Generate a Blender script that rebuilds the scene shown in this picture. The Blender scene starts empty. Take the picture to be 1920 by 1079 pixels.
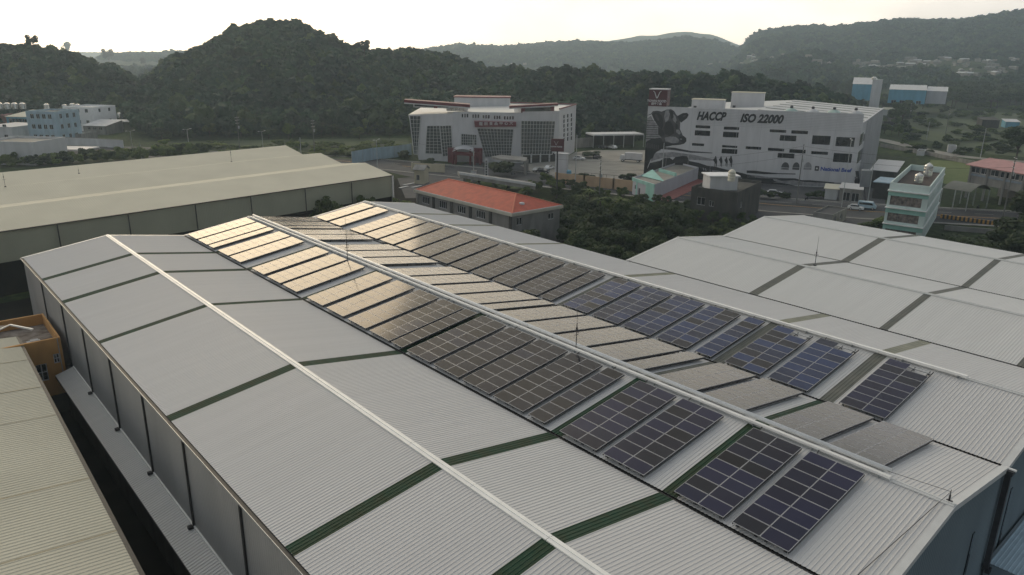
import bpy, math, random
import numpy as np
from mathutils import Vector, Matrix
R_=math.radians
sc=bpy.context.scene; C=sc.collection
rnd=random.Random(7)
# ---------------------------------------------------------------- camera
FOC=1381.45; CX,CY=960.,539.5; CH=36.
def _rot(p,r,y):
    cy,sy,cp,sp=math.cos(y),math.sin(y),math.cos(p),math.sin(p)
    F=np.array([cy*cp,sy*cp,-sp]); Rr=np.array([-sy,cy,0.]); D=np.array([-cy*sp,-sy*sp,-cp])
    cr,sr=math.cos(r),math.sin(r)
    return F,cr*Rr+sr*D,-sr*Rr+cr*D
def _b(v): return np.array([v[1],v[0],v[2]])
_F,_R,_D=[_b(a) for a in _rot(R_(17.49013),R_(-.82331),R_(41.56416))]
def ray(u,v): return _F+(u-CX)/FOC*_R+(v-CY)/FOC*_D
def at(u,v,z=0.):
    d=ray(u,v); t=(z-CH)/d[2]; return Vector((d[0]*t,d[1]*t,z))
def azel(u,v):
    d=ray(u,v); return math.atan2(d[0],d[1]), d[2]/math.hypot(d[0],d[1])
def pt_at(u,v,dist):           # a point on the sight line at a horizontal distance
    d=ray(u,v); t=dist/math.hypot(d[0],d[1]); return Vector((d[0]*t,d[1]*t,CH+d[2]*t))
def ztop(P,v,u=None):          # height of something standing at P whose top shows at row v
    if u is None: u=px(P)[0]
    d=ray(u,v); return CH+d[2]*math.hypot(P[0],P[1])/math.hypot(d[0],d[1])
def px(P):
    w=np.array([P[0],P[1],P[2]-CH]); dd=w@_F
    return CX+FOC*(w@_R)/dd, CY+FOC*(w@_D)/dd
cam=bpy.data.cameras.new('camera'); co=bpy.data.objects.new('camera',cam); C.objects.link(co)
cam.sensor_width=36; cam.lens=FOC/1920*36; cam.clip_start=.5; cam.clip_end=20000
M=Matrix(((_R[0],-_D[0],-_F[0],0),(_R[1],-_D[1],-_F[1],0),(_R[2],-_D[2],-_F[2],CH),(0,0,0,1)))
co.matrix_world=M; sc.camera=co
sc.view_settings.view_transform='Standard'; sc.view_settings.look='None'
sc.view_settings.exposure=0.14; sc.view_settings.gamma=1
sc.cycles.max_bounces=6; sc.cycles.diffuse_bounces=3; sc.cycles.glossy_bounces=3
sc.cycles.transparent_max_bounces=8; sc.cycles.denoising_input_passes='RGB_ALBEDO_NORMAL'; sc.cycles.denoising_prefilter='ACCURATE'; sc.cycles.volume_bounces=1
# ---------------------------------------------------------------- materials
def newmat(n):
    m=bpy.data.materials.new(n); m.use_nodes=True; nt=m.node_tree
    return m,nt,nt.nodes['Principled BSDF']
def N(nt,t,**k):
    n=nt.nodes.new(t)
    for a,b in k.items(): setattr(n,a,b)
    return n
def L(nt,a,b): nt.links.new(a,b)
MAT={}
def pmat(n,col,rough=.7,var=.12,scale=1.5,bump=0.,bscale=20.,metal=0.,spec=.5,col2=None,streak=0.,rnd_obj=0.,detail=5,smap=None):
    if n in MAT: return MAT[n]
    m,nt,b=newmat(n)
    geo=N(nt,'ShaderNodeNewGeometry')
    nz=N(nt,'ShaderNodeTexNoise'); nz.inputs['Scale'].default_value=scale; nz.inputs['Detail'].default_value=detail
    if streak or smap:
        mp=N(nt,'ShaderNodeMapping'); mp.inputs['Scale'].default_value=smap or (1,1,1/streak); L(nt,geo.outputs['Position'],mp.inputs['Vector']); L(nt,mp.outputs[0],nz.inputs['Vector'])
    else: L(nt,geo.outputs['Position'],nz.inputs['Vector'])
    mr=N(nt,'ShaderNodeMapRange'); mr.inputs[1].default_value=.3; mr.inputs[2].default_value=.7
    L(nt,nz.outputs['Fac'],mr.inputs[0])
    c2=col2 or tuple(min(1,c*(1+var)) for c in col); c1=col if col2 else tuple(c*(1-var) for c in col)
    mx=N(nt,'ShaderNodeMix',data_type='RGBA'); mx.inputs[6].default_value=(*c1,1); mx.inputs[7].default_value=(*c2,1)
    L(nt,mr.outputs[0],mx.inputs[0]); out=mx.outputs[2]
    if rnd_obj:
        oi=N(nt,'ShaderNodeObjectInfo'); hs=N(nt,'ShaderNodeHueSaturation'); mm=N(nt,'ShaderNodeMapRange')
        mm.inputs[3].default_value=1-rnd_obj; mm.inputs[4].default_value=1+rnd_obj
        L(nt,oi.outputs['Random'],mm.inputs[0]); L(nt,mm.outputs[0],hs.inputs['Value']); L(nt,out,hs.inputs['Color']); out=hs.outputs[0]
    L(nt,out,b.inputs['Base Color'])
    b.inputs['Roughness'].default_value=rough; b.inputs['Metallic'].default_value=metal; b.inputs['Specular IOR Level'].default_value=spec
    if bump:
        n2=N(nt,'ShaderNodeTexNoise'); n2.inputs['Scale'].default_value=bscale; L(nt,geo.outputs['Position'],n2.inputs['Vector'])
        bp=N(nt,'ShaderNodeBump'); bp.inputs['Strength'].default_value=bump; bp.inputs['Distance'].default_value=.1
        L(nt,n2.outputs['Fac'],bp.inputs['Height']); L(nt,bp.outputs[0],b.inputs['Normal'])
    MAT[n]=m; return m
roofM =pmat('painted_roof_sheet',(.58,.577,.568),.5,.03,1.0,metal=0.,spec=.35,smap=(.10,1.6,.1))
roofM2=pmat('painted_roof_sheet_light',(.62,.62,.60),.45,.03,1.0,smap=(.10,1.4,.1))
capM  =pmat('ridge_cap_sheet',(.86,.86,.83),.4,.06,1.)
capL  =pmat('ridge_cap_grey',(.60,.61,.60),.4,.06,1.)
greenM=pmat('green_skylight_sheet',(.018,.062,.036),.6,.3,1.1,col2=(.035,.05,.025),spec=.15)
greyM =pmat('weathered_skylight_sheet',(.12,.13,.115),.6,.2,.8,col2=(.17,.17,.145),spec=.2)
oliveM=pmat('olive_skylight_sheet',(.13,.14,.085),.45,.2,.8,col2=(.22,.22,.14))
wallG =pmat('grey_wall_sheet',(.33,.33,.32),.5,.12,.35,streak=3)
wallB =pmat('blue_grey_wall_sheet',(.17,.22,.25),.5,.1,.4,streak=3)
gutM  =pmat('gutter_dark',(.03,.03,.03),.6,.2,3)
alu   =pmat('aluminium',(.62,.63,.65),.35,.08,4,metal=.6)
galv  =pmat('galvanised_steel',(.42,.44,.45),.4,.15,5,metal=.5)
steelD=pmat('dark_steel',(.05,.05,.055),.5,.2,4,metal=.3)
creamR=pmat('cream_roof_sheet',(.62,.59,.475),.85,.05,.15,spec=.2)
creamW=pmat('cream_green_wall_sheet',(.36,.37,.28),.55,.07,.3,streak=3)
white =pmat('white_paint',(.54,.545,.56),.6,.08,.6,streak=4)
whiteD=pmat('stained_white_render',(.52,.53,.54),.7,.14,.5,streak=4)
conc  =pmat('weathered_concrete',(.24,.235,.22),.85,.25,.6,streak=3,bump=.2)
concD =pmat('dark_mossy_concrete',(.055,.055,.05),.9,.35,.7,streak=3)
concL =pmat('pale_concrete',(.26,.25,.22),.85,.15,.15,bump=.2)
asph  =pmat('asphalt',(.050,.052,.055),.85,.2,.25,bump=.2,spec=.15)
asph2 =pmat('worn_asphalt',(.085,.087,.09),.85,.2,.2,bump=.2,spec=.15)
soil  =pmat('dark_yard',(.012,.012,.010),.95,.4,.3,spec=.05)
lineW =pmat('road_paint_white',(.5,.5,.48),.7,.3,2)
lineY =pmat('road_paint_yellow',(.5,.27,.06),.7,.3,2)
redR  =pmat('red_roof_tile',(.40,.068,.035),.7,.18,.8)
crimson=pmat('crimson_panel',(.13,.012,.022),.5,.15,1)
crimD =pmat('dark_crimson_panel',(.075,.012,.018),.5,.15,1)
pinkR =pmat('pink_roof_sheet',(.42,.21,.20),.6,.12,.6)
teal  =pmat('teal_render',(.30,.55,.49),.7,.12,.5,streak=3)
tealL =pmat('pale_teal_render',(.58,.69,.66),.7,.1,.5,streak=3)
lilac =pmat('pale_lilac_render',(.47,.47,.51),.7,.08,.4,streak=3)
blueS =pmat('blue_sheet',(.10,.32,.46),.6,.12,.5,streak=3)
blueL =pmat('light_blue_sheet',(.33,.45,.53),.6,.15,.7,streak=3)
tan   =pmat('tan_render',(.47,.33,.21),.8,.12,.5,streak=2)
creamB=pmat('cream_render',(.50,.45,.33),.8,.1,.5,streak=2)
orange=pmat('orange_render',(.56,.30,.10),.8,.15,.7,streak=3)
brownF=pmat('brown_roof_floor',(.12,.09,.07),.8,.5,1.2,col2=(.32,.29,.26))
glassD=pmat('dark_window_glass',(.015,.018,.02),.12,.3,1,spec=.7)
glassG=pmat('curtain_wall_glass',(.045,.055,.055),.12,.5,.8,spec=.7)
rubber=pmat('tyre_rubber',(.02,.02,.02),.8,.1,3)
carW  =pmat('white_car_paint',(.75,.76,.77),.2,.03,1)
carK  =pmat('black_car_paint',(.03,.03,.035),.2,.1,1)
carB  =pmat('pale_blue_car_paint',(.38,.52,.62),.25,.05,1)
tankM =pmat('stainless_tank',(.62,.62,.60),.25,.1,2,metal=.8)
tankC =pmat('cream_tank',(.62,.60,.50),.45,.1,2)
mossG =pmat('greenish_vent_cover',(.33,.45,.42),.5,.15,1)
inkM  =pmat('mural_black',(.012,.012,.014),.7,.3,1.2)
inkG  =pmat('mural_grey',(.055,.055,.06),.7,.35,1.0)
inkL  =pmat('mural_light_grey',(.24,.24,.25),.7,.3,1.0)
blueT =pmat('blue_lettering',(.02,.06,.32),.6,.1,1)
trunkM=pmat('bark',(.07,.055,.04),.9,.25,3)
def leafmat(n,c1,c2,scale=.5,rv=.25,rough=.65):
    m,nt,b=newmat(n); geo=N(nt,'ShaderNodeNewGeometry'); nz=N(nt,'ShaderNodeTexNoise'); nz.inputs['Scale'].default_value=scale
    L(nt,geo.outputs['Position'],nz.inputs['Vector'])
    mr=N(nt,'ShaderNodeMapRange'); mr.inputs[1].default_value=.35; mr.inputs[2].default_value=.65; L(nt,nz.outputs['Fac'],mr.inputs[0])
    mx=N(nt,'ShaderNodeMix',data_type='RGBA'); mx.inputs[6].default_value=(*c1,1); mx.inputs[7].default_value=(*c2,1); L(nt,mr.outputs[0],mx.inputs[0])
    oi=N(nt,'ShaderNodeObjectInfo'); hs=N(nt,'ShaderNodeHueSaturation'); mm=N(nt,'ShaderNodeMapRange'); mm.inputs[3].default_value=1-rv; mm.inputs[4].default_value=1+rv
    L(nt,oi.outputs['Random'],mm.inputs[0]); L(nt,mm.outputs[0],hs.inputs['Value']); L(nt,mx.outputs[2],hs.inputs['Color']); L(nt,hs.outputs[0],b.inputs['Base Color'])
    b.inputs['Roughness'].default_value=rough; b.inputs['Specular IOR Level'].default_value=.25
    tr=N(nt,'ShaderNodeBsdfTranslucent'); L(nt,hs.outputs[0],tr.inputs['Color']); ms=N(nt,'ShaderNodeMixShader'); ms.inputs[0].default_value=.25
    L(nt,b.outputs[0],ms.inputs[1]); L(nt,tr.outputs[0],ms.inputs[2]); L(nt,ms.outputs[0],nt.nodes['Material Output'].inputs[0])
    MAT[n]=m; return m
leafD=leafmat('dark_leaves',(.028,.048,.018),(.055,.085,.025))
leafM=leafmat('mid_leaves',(.045,.078,.020),(.11,.155,.032))
leafL=leafmat('light_leaves',(.10,.15,.03),(.17,.22,.045))
leafF2=leafmat('forest_leaves_light',(.028,.055,.020),(.075,.115,.035),scale=.03,rv=.4)
leafF=leafmat('forest_leaves',(.013,.036,.021),(.042,.082,.036),scale=.025,rv=.5)
# ---------------------------------------------------------------- mesh builder
class MB:
    def __init__(s): s.v=[];s.f=[];s.m=[]
    def add(s,vs,fs,m=0):
        o=len(s.v); s.v+= [tuple(a) for a in vs]; s.f+=[tuple(i+o for i in f) for f in fs]; s.m+=[m]*len(fs); return s
    def quad(s,a,b,c,d,m=0): return s.add([a,b,c,d],[(0,1,2,3)],m)
    def poly(s,pts,m=0): return s.add(pts,[tuple(range(len(pts)))],m)
    def box(s,c,h,m=0,ax=None):
        c=Vector(c); X,Y,Z=ax or (Vector((1,0,0)),Vector((0,1,0)),Vector((0,0,1)))
        vs=[c+X*h[0]*i+Y*h[1]*j+Z*h[2]*k for k in(-1,1) for j in(-1,1) for i in(-1,1)]
        return s.add(vs,[(0,2,3,1),(4,5,7,6),(0,1,5,4),(2,6,7,3),(0,4,6,2),(1,3,7,5)],m)
    def bb(s,x0,x1,y0,y1,z0,z1,m=0): return s.box(((x0+x1)/2,(y0+y1)/2,(z0+z1)/2),((x1-x0)/2,(y1-y0)/2,(z1-z0)/2),m)
    def bar(s,a,b,w,h=None,m=0,up=(0,0,1)):
        a=Vector(a);b=Vector(b);d=b-a;l=d.length
        if l<1e-6: return s
        Z=d/l; u=Vector(up)
        if abs(Z.dot(u))>.98: u=Vector((1,0,0))
        X=Z.cross(u).normalized(); Y=X.cross(Z).normalized(); h=w if h is None else h
        return s.box((a+b)/2,(w/2,h/2,l/2),m,(X,Y,Z))
    def tube(s,a,b,r0,r1=None,n=8,m=0,cap=True):
        a=Vector(a);b=Vector(b);r1=r0 if r1 is None else r1; d=(b-a).normalized(); u=Vector((0,0,1)) if abs(d.z)<.95 else Vector((1,0,0))
        X=d.cross(u).normalized();Y=d.cross(X)
        vs=[a+(X*math.cos(t)+Y*math.sin(t))*r0 for t in [2*math.pi*i/n for i in range(n)]]+[b+(X*math.cos(t)+Y*math.sin(t))*r1 for t in [2*math.pi*i/n for i in range(n)]]
        fs=[(i,(i+1)%n,n+(i+1)%n,n+i) for i in range(n)]
        if cap: fs+=[tuple(range(n-1,-1,-1)),tuple(range(n,2*n))]
        return s.add(vs,fs,m)
    def lathe(s,c,prof,n=12,m=0):
        c=Vector(c);vs=[];fs=[]
        for r,z in prof:
            vs+=[c+Vector((r*math.cos(2*math.pi*i/n),r*math.sin(2*math.pi*i/n),z)) for i in range(n)]
        for k in range(len(prof)-1):
            fs+=[(k*n+i,k*n+(i+1)%n,(k+1)*n+(i+1)%n,(k+1)*n+i) for i in range(n)]
        fs+=[tuple(range((len(prof)-1)*n,len(prof)*n)),tuple(range(n-1,-1,-1))]
        return s.add(vs,fs,m)
    def prism(s,pts,z0,z1,m=0,mt=None):
        n=len(pts); vs=[(p[0],p[1],z0) for p in pts]+[(p[0],p[1],z1) for p in pts]
        s.add(vs,[(i,(i+1)%n,n+(i+1)%n,n+i) for i in range(n)],m)
        s.add(vs,[tuple(range(n-1,-1,-1))],m); s.add(vs,[tuple(range(n,2*n))],m if mt is None else mt); return s
    def build(s,name,mats,parent=None,smooth=False,top=None):
        me=bpy.data.meshes.new(name); off=wloc(parent) if parent else (top or Vector((0,0,0)))
        me.from_pydata([(a[0]-off[0],a[1]-off[1],a[2]-off[2]) for a in s.v],[],s.f)
        for m in (mats if isinstance(mats,(list,tuple)) else [mats]): me.materials.append(m)
        me.polygons.foreach_set('material_index',s.m)
        if smooth: me.polygons.foreach_set('use_smooth',[True]*len(s.f))
        me.update(); o=bpy.data.objects.new(name,me); C.objects.link(o)
        if parent: o.parent=parent
        elif top is not None: o.location=top
        return o
def wloc(o):
    p=Vector((0,0,0))
    while o is not None: p=p+o.location; o=o.parent
    return p
def tag(o,label,cat,group=None):
    o['label']=label; o['category']=cat
    if group: o['group']=group
    return o
def thing(name,label,cat,loc,group=None,rz=0):
    o=bpy.data.objects.new(name,None); o.empty_display_size=.5; C.objects.link(o); o.location=loc; o.rotation_euler=(0,0,rz)
    return tag(o,label,cat,group)
def struct(o): o['kind']='structure'; return o
def dup(root,loc,label=None,group=None,rz=None,scale=None):
    r=root.copy(); C.objects.link(r); r.location=loc
    if rz is not None: r.rotation_euler=(0,0,rz)
    if scale: r.scale=scale
    if label: r['label']=label
    if group: r['group']=group
    for ch in root.children:
        c=ch.copy(); C.objects.link(c); c.parent=r
        for g in ch.children:
            d=g.copy(); C.objects.link(d); d.parent=c
    return r
def merge_text(mb,txt,origin,ax,up,size,nrm,m=0,shear=0.,bold=.0,extr=.03,align='LEFT',stretch=1.,fit=None):
    cu=bpy.data.curves.new('t','FONT'); cu.body=txt; cu.size=size; cu.shear=shear; cu.offset=bold; cu.extrude=extr; cu.align_x=align; cu.resolution_u=3
    ob=bpy.data.objects.new('t',cu); C.objects.link(ob); dg=bpy.context.evaluated_depsgraph_get(); dg.update()
    me=bpy.data.meshes.new_from_object(ob.evaluated_get(dg)); bpy.data.objects.remove(ob)
    if fit: xs_=[v.co.x for v in me.vertices]; stretch=fit/(max(xs_)-min(xs_))
    ax=Vector(ax).normalized();up=Vector(up).normalized();nrm=Vector(nrm).normalized();o=Vector(origin)
    mb.add([o+ax*v.co.x*stretch+up*v.co.y+nrm*v.co.z for v in me.vertices],[tuple(p.vertices) for p in me.polygons],m)
# ---------------------------------------------------------------- world, sun
SAZ,SEL=R_(17.),R_(18.5)
w=bpy.data.worlds.new('World'); sc.world=w; w.use_nodes=True; nt=w.node_tree; bg=nt.nodes['Background']
sky=N(nt,'ShaderNodeTexSky',sky_type='NISHITA'); sky.sun_disc=False; sky.sun_elevation=SEL; sky.sun_rotation=SAZ
sky.air_density=1.5; sky.dust_density=4.; sky.ozone_density=1.; sky.altitude=50
tc=N(nt,'ShaderNodeTexCoord')
sd=Vector((math.sin(SAZ)*math.cos(SEL),math.cos(SAZ)*math.cos(SEL),math.sin(SEL)))
dp=N(nt,'ShaderNodeVectorMath',operation='DOT_PRODUCT'); dp.inputs[1].default_value=sd; L(nt,tc.outputs['Generated'],dp.inputs[0])
def ramp(src,pts,nt=nt):
    r=N(nt,'ShaderNodeValToRGB'); e=r.color_ramp.elements
    while len(e)<len(pts): e.new(.5)
    for k,(p,c) in enumerate(pts): e[k].position=p; e[k].color=(*c,1)
    L(nt,src,r.inputs[0]); return r.outputs[0]
# thin cloud veil: bright and warm round the hidden sun, dull and grey away from it
mr=N(nt,'ShaderNodeMapRange'); mr.inputs[1].default_value=-1; mr.inputs[2].default_value=1; L(nt,dp.outputs['Value'],mr.inputs[0])
veil=ramp(mr.outputs[0],[(0,(.095,.099,.107)),(.45,(.145,.15,.16)),(.64,(.30,.303,.31)),(.80,(.43,.415,.395)),(.90,(.62,.57,.49)),(.965,(.79,.70,.57)),(1,(1,.90,.71))])
mp=N(nt,'ShaderNodeMapping'); mp.inputs['Scale'].default_value=(1,1,2.6); L(nt,tc.outputs['Generated'],mp.inputs[0])
nz=N(nt,'ShaderNodeTexNoise'); nz.inputs['Scale'].default_value=2.3; nz.inputs['Detail'].default_value=7; nz.inputs['Roughness'].default_value=.55; L(nt,mp.outputs[0],nz.inputs[0])
cl=N(nt,'ShaderNodeMapRange'); cl.inputs[1].default_value=.35; cl.inputs[2].default_value=.68; cl.inputs[3].default_value=.66; cl.inputs[4].default_value=1.3; L(nt,nz.outputs['Fac'],cl.inputs[0])
sx=N(nt,'ShaderNodeSeparateXYZ'); L(nt,tc.outputs['Generated'],sx.inputs[0])
hz=N(nt,'ShaderNodeMapRange'); hz.inputs[1].default_value=0; hz.inputs[2].default_value=.34; hz.inputs[3].default_value=3.4; hz.inputs[4].default_value=.90; hz.interpolation_type='SMOOTHSTEP'; L(nt,sx.outputs['Z'],hz.inputs[0])
m1=N(nt,'ShaderNodeMath',operation='MULTIPLY'); L(nt,cl.outputs[0],m1.inputs[0]); L(nt,hz.outputs[0],m1.inputs[1])
vs=N(nt,'ShaderNodeVectorMath',operation='SCALE'); L(nt,veil,vs.inputs[0]); L(nt,m1.outputs[0],vs.inputs['Scale'])
wb=N(nt,'ShaderNodeMapRange'); wb.inputs[1].default_value=0; wb.inputs[2].default_value=.30; wb.inputs[3].default_value=1; wb.inputs[4].default_value=0; wb.interpolation_type='SMOOTHSTEP'; L(nt,sx.outputs['Z'],wb.inputs[0])
wt=N(nt,'ShaderNodeMix',data_type='RGBA'); wt.inputs[6].default_value=(1,1,1,1); wt.inputs[7].default_value=(1.16,1.04,.93,1); L(nt,wb.outputs[0],wt.inputs[0])
vm=N(nt,'ShaderNodeVectorMath',operation='MULTIPLY'); L(nt,vs.outputs[0],vm.inputs[0]); L(nt,wt.outputs[2],vm.inputs[1])
vk=N(nt,'ShaderNodeVectorMath',operation='SCALE'); vk.inputs['Scale'].default_value=12.; L(nt,vm.outputs[0],vk.inputs[0])
mx=N(nt,'ShaderNodeMix',data_type='RGBA'); mx.inputs[0].default_value=.82; L(nt,sky.outputs[0],mx.inputs[6]); L(nt,vk.outputs[0],mx.inputs[7])
L(nt,mx.outputs[2],bg.inputs[0]); bg.inputs[1].default_value=.15
sun=bpy.data.lights.new('sun','SUN'); sun.energy=.55; sun.angle=R_(24); sun.color=(1,.78,.52)
so=bpy.data.objects.new('sun',sun); C.objects.link(so); so.rotation_euler=(math.pi/2-SEL,0,math.pi-SAZ); so.location=(0,0,200)
so.rotation_euler=(-sd).to_track_quat('-Z','Y').to_euler()
# ---------------------------------------------------------------- corrugated roofs
PITCH=.25
def ribs(mb,xa,za,xb,zb,y0,y1,off=0.,h=.026,m=0,p=PITCH):
    k0=math.ceil(y0/p-1e-6);k1=math.floor(y1/p+1e-6); ys=[];hs=[]
    for k in range(k0,k1):
        y=k*p; ys+=[y,y+p*.62,y+p*.72,y+p*.90]; hs+=[0,0,h,h]
    ys.append(k1*p);hs.append(0)
    o=len(mb.v)
    for y,q in zip(ys,hs): mb.v+=[(xa,y,za+q+off),(xb,y,zb+q+off)]
    for i in range(len(ys)-1): mb.f.append((o+2*i,o+2*i+1,o+2*i+3,o+2*i+2)); mb.m.append(m)
VX={'E0':12.4,'R1':21.94,'V1':31.24,'R2':40.38,'V2':49.93,'R3':59.15,'V3':68.86,'R4':79.13,'V4':89.92,'R5':100.5,'E5':112.82}
ZV,ZR=12.,13.40
YN,YF,YB=9.71,102.76,56.47
STR=[91.03,81.28,67.43,49.27,30.78,21.55]
def z_roof(a,b,x):
    za=ZR if a[0]=='R' else ZV; zb=ZR if b[0]=='R' else ZV
    return za+(zb-za)*(x-VX[a])/(VX[b]-VX[a])
fac=thing('factory_building','long grey three-gabled factory with ribbed metal roof carrying the solar panels','factory',(40,56,0))
def slopes(root,seq,y0,y1,rm,strips,smat,w=.55):
    for i,(a,b) in enumerate(zip(seq[:-1],seq[1:])):
        xa,xb=VX[a],VX[b]; ga=.14 if a[0] in 'VE' else 0; gb=.14 if b[0] in 'VE' else 0
        xa+=ga;xb-=gb; za,zb=z_roof(a,b,xa),z_roof(a,b,xb)
        mb=MB(); ribs(mb,xa,za,xb,zb,y0,y1)
        mb.build('roof_sheet',rm,root)
        for s in strips:
            sm=smat(a,s); m2=MB(); ribs(m2,xa,za,xb,zb,s-w,s+w,off=.014); m2.build('skylight_strip',sm,root)
    for a in seq:
        x=VX[a]
        if a[0]=='R':
            z=ZR+.045; wd=.25 if a=='R1' else .2; mb=MB()
            y=y0; 
            while y<y1:
                e=min(y+5.98,y1); k=(ZR-ZV)/9.4
                for sgn in(-1,1):
                    mb.add([(x,y,z+.05),(x,e,z+.05),(x+sgn*wd,e,z+.05-wd*k),(x+sgn*wd,y,z+.05-wd*k),(x+sgn*wd,y,z-.02-wd*k),(x+sgn*wd,e,z-.02-wd*k)],[(0,1,2,3),(3,2,5,4)],0)
                mb.bb(x-.05,x+.05,y+.01,e-.01,z+.04,z+.085)
                y+=6.
            mb.build('ridge_cap',capM if a=='R1' else capL,root)
        elif a[0]=='V':
            mb=MB(); mb.bb(x-.16,x+.16,y0,y1,ZV-.35,ZV-.06); mb.build('valley_gutter',gutM,root)
def verge(root,seq,y,out):
    for a,b in zip(seq[:-1],seq[1:]):
        xa,xb=VX[a],VX[b]; za,zb=z_roof(a,b,xa),z_roof(a,b,xb); mb=MB()
        d=.28*out; 
        for y0,y1,zo,zu in((y-d*1.2,y+d*.15,.05,.02),(y+d*.10,y+d*.20,.055,-.3)):
            mb.add([(xa,y0,za+zo),(xb,y0,zb+zo),(xb,y1,zb+zo),(xa,y1,za+zo),(xa,y0,za+zu),(xb,y0,zb+zu),(xb,y1,zb+zu),(xa,y1,za+zu)],[(0,1,2,3),(4,7,6,5),(0,4,5,1),(2,6,7,3),(1,5,6,2),(0,3,7,4)])
        mb.build('verge_flashing',capL,root)
MAIN=['E0','R1','V1','R2','V2','R3','V3']
def sm1(a,s):
    if a in('E0','R1','V1'): return greenM
    if a=='R3': return oliveM
    if a=='R2': return greyM if s>25 else greenM
    return greyM
slopes(fac,MAIN,YN,YF,roofM,STR,sm1)
verge(fac,MAIN,YN,-1); verge(fac,MAIN,YF,1)
def endwall(root,seq,y,mat,name='end_wall',ribd=.0):
    pts=[(VX[seq[0]]+.1,y,0)]+[(VX[a]+(.1 if a==seq[0] else -.1 if a==seq[-1] else 0),y,(ZR if a[0]=='R' else ZV)-.02) for a in seq]+[(VX[seq[-1]]-.1,y,0)]
    mb=MB(); n=len(pts)
    for i in range(1,n-2):
        a,b=pts[i],pts[i+1]; k=max(1,int(abs(b[0]-a[0])/.3)); 
        for j in range(k):
            xa=a[0]+(b[0]-a[0])*j/k; xb=a[0]+(b[0]-a[0])*(j+1)/k; xm=xb-.06
            za=a[2]+(b[2]-a[2])*j/k; zb=a[2]+(b[2]-a[2])*(j+1)/k
            mb.quad((xa,y,0),(xm,y,0),(xm,y,zb),(xa,y,za)); mb.quad((xm,y,0),(xb,y-.03,0),(xb,y-.03,zb),(xm,y,zb)); mb.quad((xb,y-.03,0),(xb,y,0),(xb,y,zb),(xb,y-.03,zb))
    return mb.build(name,mat,root)
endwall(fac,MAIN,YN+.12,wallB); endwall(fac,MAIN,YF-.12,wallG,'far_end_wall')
# side wall under the left eave, ribbed sheet in tall panels with dark seams
mb=MB(); y=YN+.1; x0=VX['E0']+.12
while y<YF-.3:
    mb.quad((x0,y,0),(x0,y+.24,0),(x0,y+.24,ZV-.05),(x0,y,ZV-.05)); mb.quad((x0,y+.24,0),(x0-.02,y+.27,0),(x0-.02,y+.27,ZV-.05),(x0,y+.24,ZV-.05)); mb.quad((x0-.02,y+.27,0),(x0,y+.3,0),(x0,y+.3,ZV-.05),(x0-.02,y+.27,ZV-.05)); y+=.3
mb.build('side_wall',wallG,fac)
mb=MB(); mb.bb(VX['E0']+.1,VX['E0']+.14,YN+.2,YF-.2,0,.0001)
seams=[at(u,v,12).y for u,v in((73.8,523),(108.2,564.7),(146,608.3),(195,664.6),(255.6,733.5),(331.7,819),(435,940))]
seams+=[seams[-1]-9.2,seams[-1]-18.4]
for y in seams: MB().bb(VX['E0']-.02,VX['E0']+.10,y-.09,y+.09,4.9,ZV-.06).build('wall_downpipe',gutM,fac)
mb=MB(); mb.bb(VX['E0']-.10,VX['E0']+.13,YN,YF,ZV-.12,ZV-.03); mb.build('eave_gutter',gutM,fac)
MB().bb(VX['E0']-.14,VX['E0']-.11,YN,YF,ZV-.14,ZV-.0).build('gutter_lip',galv,fac)
# lean-to awning low on the side wall
mb=MB(); ribs(mb,VX['E0']+.05,4.95,VX['E0']-1.6,4.45,YN+2,81.6,h=.05,p=.3); 
mb.build('awning_roof',roofM2,fac); MB().bb(VX['E0']+.0,VX['E0']+.11,YN+2,81.5,4.99,5.12).build('awning_flashing',capM,fac)
mb=MB(); mb.bb(VX['E0']-1.64,VX['E0']-1.6,YN+2,81.5,4.3,4.46)
for y in seams: mb.bb(VX['E0']-.35,VX['E0']-.05,y-.13,y+.13,4.97,5.18)
mb.build('awning_edge',gutM,fac)
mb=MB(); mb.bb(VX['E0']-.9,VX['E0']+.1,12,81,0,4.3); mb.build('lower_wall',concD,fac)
# near end wall: slit windows, downpipe and low lean-to roofs
P_,Q_=Vector((0,YN,0)),Vector((1,YN,0))
def on(P,Q,u,v):
    P=Vector(P);Q=Vector(Q);d=Vector(((Q-P).x,(Q-P).y)).normalized(); n=Vector((d.y,-d.x)); r=ray(u,v)
    t=(P.x*n.x+P.y*n.y)/(r[0]*n.x+r[1]*n.y); X=r[0]*t-P.x;Y=r[1]*t-P.y
    return X*d.x+Y*d.y, CH+r[2]*t
for (ua,va,ub,vb) in((1830,1000,1805,1079),(1901,916,1875,1008),(1766,1072,1760,1085)):
    s0,z1=on(P_,Q_,ua,va); s1,z0=on(P_,Q_,ub,vb)
    if ub<1765: continue
    MB().bb(s0-.22,s0+.12,YN+.06,YN+.14,min(z0,3.5),z1).build('slit_window',glassD,fac)
s0,z1=on(P_,Q_,1889,886); s1,z0=on(P_,Q_,1850,1050)
mb=MB(); mb.bb(VX['V2']-.16,VX['V2']+.16,YN-.3,YN+.02,4.6,ZV-.25); mb.bb(VX['V2']-.3,VX['V2']+.3,YN-.4,YN-.0,ZV-.35,ZV-.05); mb.bb(VX['V2']-.16,VX['V2']+2.6,YN-.42,YN-.12,4.4,4.75)
mb.build('downpipe',steelD,fac)
MB().tube((VX['V2'],YN-.5,ZV-.02),(VX['V2'],YN+.1,ZV-.02),.09).build('overflow_pipe',capM,fac)
mb=MB(); ribs(mb,VX['V2']+.2,5.0,VX['V2']+16,5.0,YN-6,YN,h=.03); o=mb.build('low_annex_roof',blueL,fac)
mb=MB(); mb.bb(VX['V2']+.22,VX['V2']+15.9,YN-5.8,YN-.02,0,4.95); mb.build('annex_wall',wallB,fac)
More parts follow.
